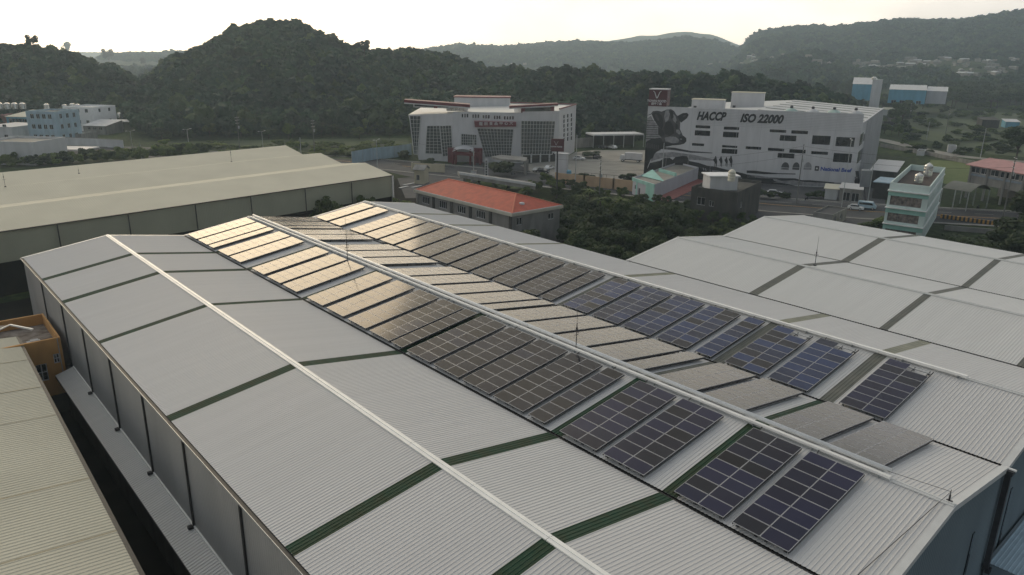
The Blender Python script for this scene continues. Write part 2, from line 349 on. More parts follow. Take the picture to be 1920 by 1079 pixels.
mb=MB(); ribs(mb,VX['V2']-9,3.6,VX['V2']+.15,3.6,YN-5,YN,h=.03); mb.build('low_annex_roof',blueL,fac)
MB().bb(VX['V2']-8.9,VX['V2']+.1,YN-4.9,YN-.02,0,3.55).build('annex_wall',wallB,fac)
# second, plain factory beyond the seam
fac2=thing('factory_building','plain grey two-gabled factory roof joined beyond the solar roof, no panels','factory',(90,35,0))
S2=['V3','R4','V4','R5','E5']
slopes(fac2,S2,YN,YB,roofM2,[38.97-.0,25.37,14.] ,lambda a,s: greyM)
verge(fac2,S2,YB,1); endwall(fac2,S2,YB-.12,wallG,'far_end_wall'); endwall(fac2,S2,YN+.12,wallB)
MB().bb(VX['E5']-.2,VX['E5']-.1,YN,YB,0,ZV-.05).build('side_wall',wallG,fac2)
MB().bb(VX['E5']-.13,VX['E5']+.1,YN,YB,ZV-.14,ZV-.03).build('eave_gutter',gutM,fac2)
# right side wall of the first factory where it stands free
MB().bb(VX['V3']-.16,VX['V3']-.08,YB,YF-.2,0,ZV-.4).build('side_wall',wallG,fac)
# ---------------------------------------------------------------- solar arrays
m,nt,b=newmat('solar_glass'); MAT['solar']=m
oi=N(nt,'ShaderNodeObjectInfo'); tcn=N(nt,'ShaderNodeTexCoord'); geo=N(nt,'ShaderNodeNewGeometry')
oc=N(nt,'ShaderNodeMix',data_type='RGBA',blend_type='MULTIPLY'); oc.inputs[0].default_value=1; L(nt,oi.outputs['Color'],oc.inputs[7])
bs0=ramp(oi.outputs['Random'],[(0,(.35,.35,.35)),(.3,(.6,.6,.6)),(.7,(1,1,1)),(1,(1.,1.,1.))],nt); L(nt,bs0,oc.inputs[6]); base=oc.outputs[2]
br=N(nt,'ShaderNodeTexBrick'); br.offset=0; br.inputs['Scale'].default_value=1; br.inputs['Mortar Size'].default_value=.004; br.inputs['Brick Width'].default_value=.158; br.inputs['Row Height'].default_value=.158
br.inputs['Color1'].default_value=(1,1,1,1);br.inputs['Color2'].default_value=(1,1,1,1);br.inputs['Mortar'].default_value=(1.3,1.3,1.3,1)
L(nt,tcn.outputs['Object'],br.inputs['Vector'])
ml=N(nt,'ShaderNodeMix',data_type='RGBA',blend_type='MULTIPLY'); ml.inputs[0].default_value=1; L(nt,base,ml.inputs[6]); L(nt,br.outputs['Color'],ml.inputs[7])
nz=N(nt,'ShaderNodeTexNoise'); nz.inputs['Scale'].default_value=.35; nz.inputs['Detail'].default_value=1.5; L(nt,geo.outputs['Position'],nz.inputs['Vector'])
dm=N(nt,'ShaderNodeMapRange'); dm.inputs[1].default_value=.45; dm.inputs[2].default_value=.75; dm.inputs[3].default_value=.01; dm.inputs[4].default_value=.035; L(nt,nz.outputs['Fac'],dm.inputs[0])
dx=N(nt,'ShaderNodeMix',data_type='RGBA'); dx.inputs[7].default_value=(.22,.22,.23,1); L(nt,dm.outputs[0],dx.inputs[0]); L(nt,ml.outputs[2],dx.inputs[6])
L(nt,dx.outputs[2],b.inputs['Base Color']); b.inputs['IOR'].default_value=1.31
rr=N(nt,'ShaderNodeMapRange'); rr.inputs[3].default_value=.085; rr.inputs[4].default_value=.115; L(nt,nz.outputs['Fac'],rr.inputs[0]); L(nt,rr.outputs[0],b.inputs['Roughness'])
frameM=pmat('module_frame',(.42,.43,.45),.4,.08,3,metal=.3)
MW,MH,TH=1.62,1.0,.04
mb=MB(); mb.bb(-MW/2,MW/2,-MH/2,MH/2,0,TH,0)
fw=.02
for x0,x1,y0,y1 in((-MW/2,MW/2,-MH/2,-MH/2+fw),(-MW/2,MW/2,MH/2-fw,MH/2),(-MW/2,-MW/2+fw,-MH/2+fw,MH/2-fw),(MW/2-fw,MW/2,-MH/2+fw,MH/2-fw)): mb.bb(x0,x1,y0,y1,TH+.001,TH+.006,0)
mb.add([(-MW/2+fw,-MH/2+fw,TH+.003),(MW/2-fw,-MH/2+fw,TH+.003),(MW/2-fw,MH/2-fw,TH+.003),(-MW/2+fw,MH/2-fw,TH+.003)],[(0,1,2,3)],1)
me=bpy.data.meshes.new('solar_module'); me.from_pydata(mb.v,[],mb.f); me.materials.append(frameM); me.materials.append(MAT['solar']); me.polygons.foreach_set('material_index',mb.m); me.update(); modme=me
def rackmesh(nc):
    mb=MB(); W=nc*(MW+.02)
    for y in [-3.7,-1.3,1.3,3.7]: mb.bb(-W/2+.02,W/2-.02,y-.03,y+.03,-.07,-.005,1)
    for x in ([-W/2+.25,-.3,.3,W/2-.25] if nc==2 else [-.5,.5]):
        mb.bb(x-.025,x+.025,-4.1,4.1,-.14,-.072,0)
        for y in(-3.9,-1.9,.1,2.1,3.9): mb.bb(x-.04,x+.04,y-.04,y+.04,-.30,-.141,0)
    for sx in(-1,1): mb.bb(sx*(W/2-.02)-.012,sx*(W/2-.02)+.012,-4.1,4.1,-.12,-.001,0)
    me=bpy.data.meshes.new('mounting_rack'); me.from_pydata(mb.v,[],mb.f); me.materials.append(steelD); me.materials.append(galv); me.polygons.foreach_set('material_index',mb.m); me.update(); return me
rack={1:rackmesh(1),2:rackmesh(2)}
ORD='first second third fourth fifth sixth seventh eighth ninth tenth eleventh twelfth thirteenth fourteenth fifteenth sixteenth seventeenth eighteenth nineteenth twentieth twenty-first twenty-second'.split()
def array(a,b,xc,far,nc,skip,label,group,xs=0,xe=0,tint=(.01,.01,.02)):
    W=nc*(MW+.02); yc=far-W/2; zc=z_roof(a,b,xc); sg=(z_roof(a,b,xc+1)-zc)
    n=Vector((-sg,0,1)).normalized(); X=Vector((0,1,0)); Y=n.cross(X)
    rot=Matrix((X,Y,n)).transposed().to_euler()
    t=thing('solar_array',label,'solar array',(xc,yc,zc),group); t.rotation_euler=rot
    r=bpy.data.objects.new('mounting_rack',rack[nc]); C.objects.link(r); r.parent=t; r.location=(0,0,.34)
    y=far-.35; mb=MB(); mb.bar((xs,y,z_roof(a,b,xs)+.2),(xe,y+.1,ZR+.18),.05); cb=mb.build('cable',steelD); cb.parent=t; cb.matrix_parent_inverse=(Matrix.Translation(t.location)@rot.to_matrix().to_4x4()).inverted()
    for i in range(nc):
        for j in range(8):
            if (i,j) in skip: continue
            o=bpy.data.objects.new('solar_module',modme); C.objects.link(o); o.parent=t
            q=rnd.random(); o.color=(*(tint if q<.72 else tuple(.6*c+.4*d for c,d in zip(tint,(.006,.014,.05))) if q<.86 else (.006,.008,.018)),1)
            o.location=((i-(nc-1)/2)*(MW+.02),(j-3.5)*1.03,.34)
rows=[('V1','R2',35.48,[101.3,97.5,-93.75,90.6,86.8,80.3,76.1,72.2,66.6,62.5,58.4,54.5,-50.9,48.5,44.7,41.0,37.3,-33.5,30.45,26.65,21.2,17.4],'left of the ridge pipe',39.5,40.1),
 ('R2','V2',45.2,[100.9,97.0,-93.2,90.4,86.7,79.9,76.0,72.1,66.4,62.5,58.5,54.6,-50.8,48.4,44.6,40.8,37.0,-33.2,30.1,26.2,21.0,17.1],'right of the ridge pipe',41.15,41.0),
 ('V2','R3',54.1,[101.0,96.9,90.9,87.0,83.1,79.1,75.2,71.3,67.4,63.5,59.7,55.8,-52.0,48.7,44.8,41.0,37.1,-33.0,30.1,26.2,20.5],'on the right gable',58.1,58.7)]
for ri,(a,b,xc,fl,desc,xs,xe) in enumerate(rows):
    for k,f in enumerate(fl):
        nc=1 if f<0 else 2; f=abs(f); skip={(0,0)} if ri==2 and k>=18 else set()
        what='narrow one-column' if nc==1 else 'notched two-column' if skip else 'two-column'
        array(a,b,xc,f,nc,skip,'%s solar array, %s from far end, row %s'%(what,ORD[k],desc),'solar arrays on the factory roof',xs,xe,
              (.009,.028,.100) if ri==2 and 13<=k<=19 else (.010,.012,.045) if (ri==2 and k==20) or (ri==0 and k>=18) else (.009,.011,.019))
# cable trays along the ridges
def tray(x,y0,y1,w_,z,label):
    t=thing('cable_tray',label,'cable tray',(x,(y0+y1)/2,ZR+.05)); mb=MB(); mb.bb(x-w_/2,x+w_/2,y0,y1,z,z+.16); mb.build('tray_cover',capM,t)
    y=y0+.6; p=None
    while y<y1:
        if p is None: p=MB().bb(-w_/2-.03,w_/2+.03,-.03,.03,ZR-.02-z,-.002).build('tray_support',galv); 
        q=p if p.parent is None else p.copy()
        if q is not p: C.objects.link(q)
        q.parent=t; q.location=Vector((x,y,z))-t.location; y+=4.
t=thing('ridge_pipe','long thick pale pipe running along the middle ridge between solar arrays','pipe',(40.6,60,ZR))
MB().tube((40.62,13.2,ZR+.42),(40.62,101.5,ZR+.42),.15,n=12).build('pipe',capM,t,smooth=True)
y=13.6; p=MB().bb(-.12,.12,-.03,.03,0,.3).build('pipe_support',galv); C.objects.unlink(p)
while y<101:
    q=p.copy(); C.objects.link(q); q.parent=t; q.location=Vector((40.62,y,ZR))-t.location; y+=3.
tray(40.2,13.0,101.6,.22,ZR+.16,'thin metal cable tray beside the pipe on the middle ridge')
tray(58.85,15.2,101.8,.26,ZR+.20,'metal cable tray along the right-hand ridge above the solar arrays')
# ---------------------------------------------------------------- lightning masts
def mast(P,top,label,arms=True,r=.035,guy=True):
    t=thing('lightning_mast',label,'mast',P,'lightning masts on the roofs'); mb=MB(); h=top-P[2]
    mb.tube(P,(P[0],P[1],P[2]+h*.55),r,n=6); mb.tube((P[0],P[1],P[2]+h*.55),(P[0],P[1],top),r*.55,r*.3,n=6); mb.bb(P[0]-.15,P[0]+.15,P[1]-.15,P[1]+.15,P[2]-.1,P[2]+.06); mb.build('pole',steelD,t)
    if arms: MB().bb(P[0]-.25,P[0]+.25,P[1]-.015,P[1]+.015,P[2]+h*.30,P[2]+h*.31).bb(P[0]-.015,P[0]+.015,P[1]-.25,P[1]+.25,P[2]+h*.36,P[2]+h*.37).bb(P[0]-.06,P[0]+.06,P[1]-.05,P[1]+.05,P[2]+h*.4,P[2]+h*.46).build('bracket',steelD,t)
    return t
for u,v,vt,z,lb in((652,492,400,13.5,'tall thin lightning mast on the middle ridge among the bright far arrays'),(1080,655,565,13.5,'tall thin lightning mast on the middle ridge halfway along the solar roof'),(1528,497,443,13.5,'thin lightning mast on the plain right-hand factory roof'),(434,303,264,12.,'lightning mast near the far end of the cream roof'),(148,325,312,11.8,'short lightning mast in the middle of the cream roof'),(10,350,308,11.6,'lightning mast at the left edge of the cream roof')):
    P=at(u,v,z); mast((P.x,P.y,P.z),ztop(P,vt,u),lb)
P=at(1779,941,13.45); mast(tuple(P),ztop(P,917,1779),'short black post on the middle ridge by the near edge of the roof',arms=False,r=.05)
mb=MB(); mb.bar((40.4,13.3,ZR+.45),(P.x,P.y,ztop(P,921,1779)),.02); mb.bar((P.x,P.y,ztop(P,921,1779)),(P.x-.5,P.y+.3,ZR+.1),.015); mb.bar((P.x-.5,P.y+.3,ZR+.1),(31.6,11.2,ZV+.15),.03); tag(mb.build('earthing_wire',steelD),'thin earthing wire strung from the ridge pipe to the short black post','wire')
# ---------------------------------------------------------------- buildings
def v2(P,z=0.): return Vector((P[0],P[1],z))
class Wall:
    def __init__(s,P,Q,z0=0.):
        s.P=v2(P);s.Q=v2(Q);s.z0=z0; s.d=(s.Q-s.P).normalized(); s.n=Vector((s.d.y,-s.d.x,0)); s.len=(s.Q-s.P).length
    def pt(s,a,z,off=0.): return s.P+s.d*a+s.n*off+Vector((0,0,z))
    def px(s,u,v): return on(s.P,s.Q,u,v)
def wallmesh(mb,W,z0,z1,holes,depth=.18,m=0,top=None):
    S=sorted({0.,W.len}|{max(0,min(W.len,h[i])) for h in holes for i in(0,1)}); Z=sorted({z0,z1}|{max(z0,min(z1,h[i])) for h in holes for i in(2,3)})
    for a,b in zip(S[:-1],S[1:]):
        for c,d in zip(Z[:-1],Z[1:]):
            if b-a<1e-4 or d-c<1e-4: continue
            x,y=(a+b)/2,(c+d)/2
            if any(h[0]<x<h[1] and h[2]<y<h[3] for h in holes): continue
            mb.quad(W.pt(a,c),W.pt(b,c),W.pt(b,d),W.pt(a,d),m)
    for a,b,c,d in holes:
        for p,q in(((a,c),(b,c)),((b,c),(b,d)),((b,d),(a,d)),((a,d),(a,c))):
            mb.quad(W.pt(*p),W.pt(*q),W.pt(*q,-depth),W.pt(*p,-depth),m)
def window(W,h,parent,depth=.18,nx=2,ny=1,fm=None,gm=None,fw=.07,name='window',back=None):
    a,b,c,d=h; fm=fm or white; gm=gm or glassD; mb=MB(); o=-depth+.02
    mb.quad(W.pt(a,c,o),W.pt(b,c,o),W.pt(b,d,o),W.pt(a,d,o),1)
    ax=(W.d,Vector((0,0,1)),W.n)
    def fr(a0,a1,c0,c1): mb.box(W.pt((a0+a1)/2,(c0+c1)/2,o+.03),((a1-a0)/2,(c1-c0)/2,.025),0,ax)
    fr(a,a+fw,c,d);fr(b-fw,b,c,d);fr(a+fw,b-fw,c,c+fw);fr(a+fw,b-fw,d-fw,d)
    for i in range(1,nx): x=a+(b-a)*i/nx; fr(x-fw/2,x+fw/2,c+fw,d-fw)
    for j in range(1,ny): z=c+(d-c)*j/ny; mb.box(W.pt((a+b)/2,z,o+.024),((b-a)/2-fw,fw/2,.02),0,ax)
    return mb.build(name,[fm,gm],parent)
def roofbox(mb,pts,z0,z1,m=0,grow=0.):
    c=sum((v2(p) for p in pts),Vector((0,0,0)))/len(pts); q=[c+(v2(p)-c)*(1+grow/(v2(p)-c).length) for p in pts]
    mb.prism(q,z0,z1,m)
def grid(W,cols,rows,z0,fh,ww,wh,m0=1.2,m1=None):
    m1=m0 if m1 is None else m1; hs=[]
    for r in range(rows):
        for c in range(cols):
            x=m0+(W.len-m0-m1)*(c+.5)/cols; z=z0+r*fh; hs.append((x-ww/2,x+ww/2,z,z+wh))
    return hs
def corners(A,B,dep):
    A=v2(A);B=v2(B); d=(B-A).normalized(); n=Vector((-d.y,d.x,0))
    return [A,B,B+n*dep,A+n*dep]
def house(name,label,cat,A,B,dep,h,wm,roof='flat',rm=None,wins=None,z0=0.,group=None,par=.7,eave=.4,rise=1.5,winkw={},doors=(),pts=None,axis=0):
    P=pts or corners(A,B,dep); c=sum(P,Vector((0,0,0)))/4
    t=thing(name,label,cat,(c.x,c.y,z0),group); mb=MB()
    for i in range(4):
        W=Wall(P[i],P[(i+1)%4]); hs=list((wins or {}).get(i,[])); hs=grid(W,*hs) if hs and not isinstance(hs[0],(tuple,list)) else hs
        dr=[(a,a+w_,z0+.02,z0+hh) for (k,a,w_,hh) in doors if k==i]
        wallmesh(mb,W,z0,h,hs+dr)
        for q in hs: window(W,q,t,**winkw)
        for q in dr: window(W,q,t,nx=1,name='door',gm=steelD)
    mb.build('wall',wm,t)
    if roof=='flat':
        mb=MB(); ins=.22; Q=[c+(p-c)*(1-ins/(p-c).length) for p in P]; c0=Vector((c.x,c.y,0)); P2=[v2(p) for p in P]; Q=[c0+(p-c0)*(1-ins*1.4/(p-c0).length) for p in P2]
        for i in range(4):
            a,b=P2[i],P2[(i+1)%4]; e,f=Q[i],Q[(i+1)%4]
            mb.add([a+Vector((0,0,h)),b+Vector((0,0,h)),f+Vector((0,0,h)),e+Vector((0,0,h))],[(0,1,2,3)])
            mb.add([e+Vector((0,0,h)),f+Vector((0,0,h)),f+Vector((0,0,h-par)),e+Vector((0,0,h-par))],[(0,1,2,3)])
        mb.build('parapet',wm,t)
        MB().poly([q+Vector((0,0,h-par)) for q in Q]).build('roof',rm or concL,t)
    elif roof=='slab':
        mb=MB(); roofbox(mb,[v2(p) for p in P],h,h+.25,0,eave); mb.build('roof',rm or concL,t)
    elif roof in('gable','shed'):
        k=axis; a,b,cc,d=[P[(i+k)%4] for i in range(4)]   # ridge runs parallel to a->b
        u=(v2(b)-v2(a)).normalized()*eave; n=(v2(d)-v2(a)).normalized()*eave; a,b,cc,d=[v2(x) for x in(a,b,cc,d)]
        a_,b_,c_,d_=a-u-n,b+u-n,cc+u+n,d-u+n; Z=lambda p,z:p+Vector((0,0,z)); mb=MB(); th=.14
        if roof=='gable':
            m1=(a_+d_)/2;m2=(b_+c_)/2
            for p,q,r,s_ in((a_,b_,m2,m1),(c_,d_,m1,m2)):
                mb.add([Z(p,h-.02),Z(q,h-.02),Z(r,h+rise),Z(s_,h+rise),Z(p,h+th),Z(q,h+th),Z(r,h+rise+th),Z(s_,h+rise+th)],[(0,1,5,4),(4,5,6,7),(1,2,6,5),(3,0,4,7),(3,2,1,0)])
            m2_=MB(); 
            for p,q in((a,d),(b,cc)): m2_.poly([Z(p,h),Z(q,h),Z((p+q)/2,h+rise-.1)])
            m2_.build('gable_end',wm,t)
        else:
            mb.add([Z(a_,h),Z(b_,h),Z(c_,h+rise),Z(d_,h+rise),Z(a_,h+th),Z(b_,h+th),Z(c_,h+rise+th),Z(d_,h+rise+th)],[(0,1,5,4),(4,5,6,7),(1,2,6,5),(3,0,4,7),(3,2,1,0),(2,3,7,6)])
            m2_=MB(); m2_.poly([Z(b,h),Z(cc,h),Z(cc,h+rise)]).poly([Z(a,h),Z(d,h),Z(d,h+rise)]).poly([Z(cc,h),Z(d,h),Z(d,h+rise),Z(cc,h+rise)]); m2_.build('gable_end',wm,t)
        mb.build('roof',rm or roofM,t)
    t['_p']=0; del t['_p']
    return t,P
def tank(P,r,h,label,mat=None,group=None,legs=True):
    t=thing('water_tank',label,'water tank',P,group); z=.5 if legs else 0
    m2=MB().lathe((P[0],P[1],P[2]+z),[(r*.96,0),(r,.1),(r,h*.3),(r*1.03,h*.33),(r,h*.36),(r,h*.63),(r*1.03,h*.66),(r,h*.69),(r,h*.9),(r*.85,h),(r*.3,h*1.14),(r*.28,h*1.2)],14); m2.build('tank_body',mat or tankM,t,smooth=False)
    if legs: mb=MB(); mb.bb(P[0]-r*.8,P[0]+r*.8,P[1]-r*.8,P[1]+r*.8,P[2]+.4,P[2]+.5); mb.build('stand',galv,t)
    return t
ups=Vector((0,0,1))
# --- cream warehouse, three gables behind the grey roof
cw=thing('warehouse','big cream-roofed warehouse with three stepped gables behind the grey factory','warehouse',(50,150,0))
e0,e1=at(0,435,10),at(738,329,10); sl=(e1.y-e0.y)/(e1.x-e0.x)
xr=89.2; YE=[141.6,164.6,185.4,205.5]; YR=[153.2,175.4,195.6]; xl=-25
def cwl(y,x): return y-(xr-x)*(sl if y<150 else sl+ (y-141.6)/64*.025)
zc0,zc1=10.,11.45
lines=[(YE[0],zc0),(YR[0],zc1),(YE[1],zc0),(YR[1],zc1),(YE[2],zc0),(YR[2],zc1),(YE[3],zc0)]
for (ya,za),(yb,zb) in zip(lines[:-1],lines[1:]):
    mb=MB(); n=300
    for i in range(n):
        x0=xl+(xr-xl)*i/n; x1=xl+(xr-xl)*(i+.75)/n; x2=xl+(xr-xl)*(i+1)/n
        mb.quad((x0,cwl(ya,x0),za),(x1,cwl(ya,x1),za),(x1,cwl(yb,x1),zb),(x0,cwl(yb,x0),zb)); mb.quad((x1,cwl(ya,x1),za),(x2,cwl(ya,x2),za+.02),(x2,cwl(yb,x2),zb+.02),(x1,cwl(yb,x1),zb))
    mb.build('roof_sheet',creamR,cw)
mb=MB(); ya=YE[0]+.15; n=int((xr-xl)/.3)
for i in range(n):
    x0=xl+.3*i; x1=x0+.24; x2=x0+.3
    mb.quad((x0,cwl(ya,x0),5.2),(x1,cwl(ya,x1),5.2),(x1,cwl(ya,x1),9.95),(x0,cwl(ya,x0),9.95)); mb.quad((x1,cwl(ya,x1),5.2),(x2,cwl(ya,x2)-.02,5.2),(x2,cwl(ya,x2)-.02,9.95),(x1,cwl(ya,x1),9.95))
mb.build('wall_sheet',creamW,cw)
MB().quad((xl,cwl(ya+.3,xl),0),(xr,cwl(ya+.3,xr),0),(xr,cwl(ya+.3,xr),5.3),(xl,cwl(ya+.3,xl),5.3)).build('lower_wall',soil,cw)  # near-black sheet: darkness of the gap below the cladding is put into its colour
mb=MB(); mb.poly([(xr-.1,YE[0]+.2,0)]+[(xr-.1,y,z-.03) for y,z in lines]+[(xr-.1,YE[3],0)]); mb.build('end_wall',creamW,cw)
mb=MB(); mb.bar((xl,cwl(YE[0]-.1,xl),9.9),(xr,cwl(YE[0]-.1,xr),9.9),.22,.16); mb.build('eave_gutter',gutM,cw)
for u in(107,240,366,470,572,659):
    P=at(u,435-u*.1436+1.2,9.9); MB().bar((P.x,P.y+.05,5.2),(P.x,P.y+.05,9.8),.16).build('wall_downpipe',gutM,cw)
mb=MB(); mb.bar((xr,YE[0]-.05,5),(xr,YE[0]-.05,9.9),.3); mb.build('corner_post',capM,cw)
# --- near left cream roof
nl=thing('warehouse','cream ribbed warehouse roof at the lower left beside the dark alley','warehouse',(-5,55,0)); mb=MB()
def xe(y): return 7.4+(y-39.4)*(8.5-7.4)/(82.3-39.4)
y=22.
while y<85.5:
    for a,b,q,r in((0,.2,0,0),(.2,.24,0,.035),(.24,.3,.035,.035),(.3,.34,.035,0)):
        ya,yb=y+a,y+b; mb.quad((xe(ya),ya,8+q),(xe(yb),yb,8+r),(-18,yb,10.4+r),(-18,ya,10.4+q))
    y+=.34
mb.build('roof_sheet',creamR,nl)
for yy in(44.5,52.,63.8,70.5,78): MB().bar((xe(yy),yy,8.05),(-18,yy+.0,10.45),.05,.02).build('sheet_lap',pmat('brown_lap_sheet',(.42,.36,.24),.6,.2,2),nl)  # sheet overlaps as thin raised strips, browner than the roof
mb=MB(); mb.bar((xe(22)+.12,22,7.93),(xe(85.4)+.12,85.4,7.93),.26,.16); mb.build('eave_gutter',gutM,nl)
mb=MB(); mb.quad((xe(22)-.2,22,0),(xe(85)-.2,85,0),(xe(85)-.2,85,7.95),(xe(22)-.2,22,7.95)); mb.quad((xe(85)-.2,85.3,0),(-18,85.3,0),(-18,85.3,10.3),(xe(85)-.2,85.3,7.95)); mb.build('wall',concD,nl)
# --- orange house with walled roof terrace
def rect(W,u0,v0,u1,v1):
    a,d=W.px(u0,v0); b,c=W.px(u1,v1); return (min(a,b),max(a,b),min(c,d),max(c,d))
A,B=Vector((5.6,82.4,0)),Vector((11.9,82.3,0)); W=Wall(A,B)
ho=[rect(W,66,686,93,713),rect(W,99,665,114,680)]
oh,P=house('house','narrow orange house with walled flat roof in the alley at left','house',A,B,9.2,8.15,orange,'flat',brownF,{0:ho},z0=2.1,par=1.15,winkw=dict(nx=2,ny=2,fw=.09))
W1=W; MB().box(W.pt(6.0,5.2,.12),(.04,2.9,.04),0,(W.d,ups,W.n)).build('drainpipe',galv,oh)
MB().box((8.7,86.6,1.0),(3.0,4.0,1.05)).build('opening_shade',concD,oh)  # solid box; its dark colour stands for the shaded opening under the overhang
bm=thing('awning','dark sheet awning with pale bent edge over the orange roof terrace','awning',(6.5,87,7)); mb=MB(); mb.bar((5.2,85.2,8.5),(8.6,88.9,8.35),.12); mb.bar((8.6,88.9,8.35),(10.2,86.0,8.3),.16); mb.build('edge_rail',capM,bm)
MB().quad((5.2,85.2,8.4),(8.6,88.9,8.3),(5.6,91,8.3),(3,89,8.4)).build('sheet',brownF,bm)
for k,(x,y,s) in enumerate(((8.9,84.2,.9),(7.2,83.6,.7),(10.0,85.6,.6))):
    mb=MB(); mb.box((x,y,7.1),(s,s*.7,.05)); mb.box((x+.1,y+.2,7.19),(s*.6,s*.5,.04)); tag(mb.build('roof_board',whiteD),('large pale board lying in the middle of the orange roof terrace','medium pale board at the front left corner of the orange roof terrace','small pale board near the right parapet of the orange roof terrace')[k],'board')
# --- red hipped roof house
zr=7.2
A,B=at(960,402,zr),at(783,356,zr); x0,x1=A.x+.4,at(1056,386,zr).x-.5; y0,y1=A.y+.4,B.y-.4
rh=thing('house','long low grey house with bright red hipped tile roof','house',((x0+x1)/2,(y0+y1)/2,0))
Pl=[Vector((x0,y1,0)),Vector((x0,y0,0)),Vector((x1,y0,0)),Vector((x1,y1,0))]; mb=MB()
for i in range(4):
    W=Wall(Pl[i],Pl[(i+1)%4]); hs=[]
    if i==0:
        n=5; seg=W.len/n; hs=[(seg*(k+.28),seg*(k+.72),4.6,6.2) for k in range(n-1)]
        for k in range(n+1): MB().box(W.pt(min(max(seg*k,.35),W.len-.35),3.3,.1),(.35,3.3,.12),0,(W.d,ups,W.n)).build('pilaster',concD if k else conc,rh)
    if i==1: hs=[(1.2,2.6,4.7,6.2),(W.len-3.2,W.len-1.6,4.7,6.0)]
    wallmesh(mb,W,0,6.7,hs)
    for h in hs: window(W,h,rh,nx=4 if i==0 else 2,fw=.1)
mb.build('wall',conc,rh)
mb=MB(); mb.bb(x0-.5,x1+.5,y0-.5,y1+.5,6.7,7.25); mb.build('fascia',pmat('cream_fascia',(.50,.48,.40),.8,.1,.5),rh)
xm=(x0+x1)/2; hh=2.2; ov=.35; hip=6.2
a,b,c_,d_=(x0-ov,y0-ov,7.27),(x1+ov,y0-ov,7.27),(x1+ov,y1+ov,7.27),(x0-ov,y1+ov,7.27); r0,r1=(xm,y0+hip,7.27+hh),(xm,y1-hip*.5,7.27+hh)
mb=MB(); mb.poly([a,b,r0]).poly([b,c_,r1,r0]).poly([c_,d_,r1]).poly([d_,a,r0,r1]); mb.build('roof',redR,rh)
mb=MB()
for p,q in((a,r0),(b,r0),(r0,r1),(c_,r1),(d_,r1)): mb.bar(Vector(p)+Vector((0,0,.03)),Vector(q)+Vector((0,0,.03)),.3,.12)
mb.build('ridge_tiles',pmat('ridge_tile',(.50,.14,.08),.7,.1,1),rh)
MB().bar(Vector(a)+Vector((0,0,.05)),Vector(b)+Vector((0,0,.05)),.12).bar(Vector(d_)+Vector((0,0,.05)),Vector(a)+Vector((0,0,.05)),.12).bar(Vector(b)+Vector((0,0,.05)),Vector(c_)+Vector((0,0,.05)),.12).bar(Vector(c_)+Vector((0,0,.05)),Vector(d_)+Vector((0,0,.05)),.12).build('roof_edge',white,rh)
tank((x0+4.6,y0+2.4,7.9),.55,.5,'small white vent drum on the front hip of the red roof',white,legs=False)
# --- white and red glazed building
WA,WB,WC,WD,WE=[at(*p) for p in((785,300),(850,304),(978,306),(1046,303),(1077,285))]
wr=thing('office_building','white building with red roof trim, slanted glass facades and red canopy','building',((WA.x+WE.x)/2+6,(WA.y+WE.y)/2+6,0))
back=Vector((26,34,0)); WF=WE+Vector((-20,26,0)); WG=WA+Vector((25,30,0)); HT_=18.
def Z(p,z): return v2(p)+Vector((0,0,z))
Tl=Z(WA,0)+ (WA-WB).normalized()*3.6   # the left end leans outwards
mb=MB()
def zpx(u,v): return (740+u/5.333,160+v/5.333)
WL=Wall(WA,WB); mb.quad(Z(WA,0),Z(WB,0),Z(WB,16.6),Z(Tl,15.6)); mb.quad(Z(WG,0),Z(WA,0),Z(Tl,15.6),Z(WG,15.6))
WM=Wall(WB,WC); hsm=[]
for u0,u1,n in((665,742,3),(772,850,3),(875,955,3),(988,1063,3),(1088,1197,4)):
    for k in range(n):
        a=rect(WM,*zpx(u0+(u1-u0)*(k+.15)/n,286+(u0-665)*.06),*zpx(u0+(u1-u0)*(k+.8)/n,325+(u0-665)*.05)); hsm.append(a)
wallmesh(mb,WM,0,17.2,hsm,.25)
for q in hsm: window(WM,q,wr,nx=1,depth=.25,fw=.05)
WR_=Wall(WC,WD); wallmesh(mb,WR_,3.4,17.6,[])
WS=Wall(WD,WE); hss=[]
for u0 in(1625,1688,1725,1762):
    n=6
    for k in range(n): 
        v0=(318 if u0<1650 else 300-(u0-1688)*.2); hss.append(rect(WS,*zpx(u0,v0+k*46),*zpx(u0+14,v0+k*46+32)))
hss=[h for h in hss if h[0]>0 and h[1]<WS.len]
wallmesh(mb,WS,0,18.2,hss,.2)
for q in hss: window(WS,q,wr,nx=1,depth=.2,fw=.04)
mb.quad(Z(WE,0),Z(WF,0),Z(WF,18.2),Z(WE,18.2)); mb.quad(Z(WF,0),Z(WG,0),Z(WG,17),Z(WF,18.2))
mb.build('wall',white,wr)
mb=MB(); mb.poly([Z(Tl,15.6),Z(WB,16.55),Z(WC,17.15),Z(WD,17.6),Z(WE,17.9),Z(WF,17.9),Z(WG,16.9)]); mb.build('roof',roofM2,wr)
MB().quad(Z(WC,.05),Z(WD,.05),Z(WD,3.4),Z(WC,3.4)).build('undercut_shade',concD,wr)  # flat sheet flush with the facade, painted dark for the shade of the undercut
mb=MB()
for k in range(5): p=WC.lerp(WD,k/4.); mb.bar(Z(p,0)+WR_.n*.3,Z(p,3.4)+WR_.n*.3,.4)
mb.bar(Z(WC,3.3)+WR_.n*.3,Z(WD,3.3)+WR_.n*.3,.3)
mb.build('colonnade',whiteD,wr)
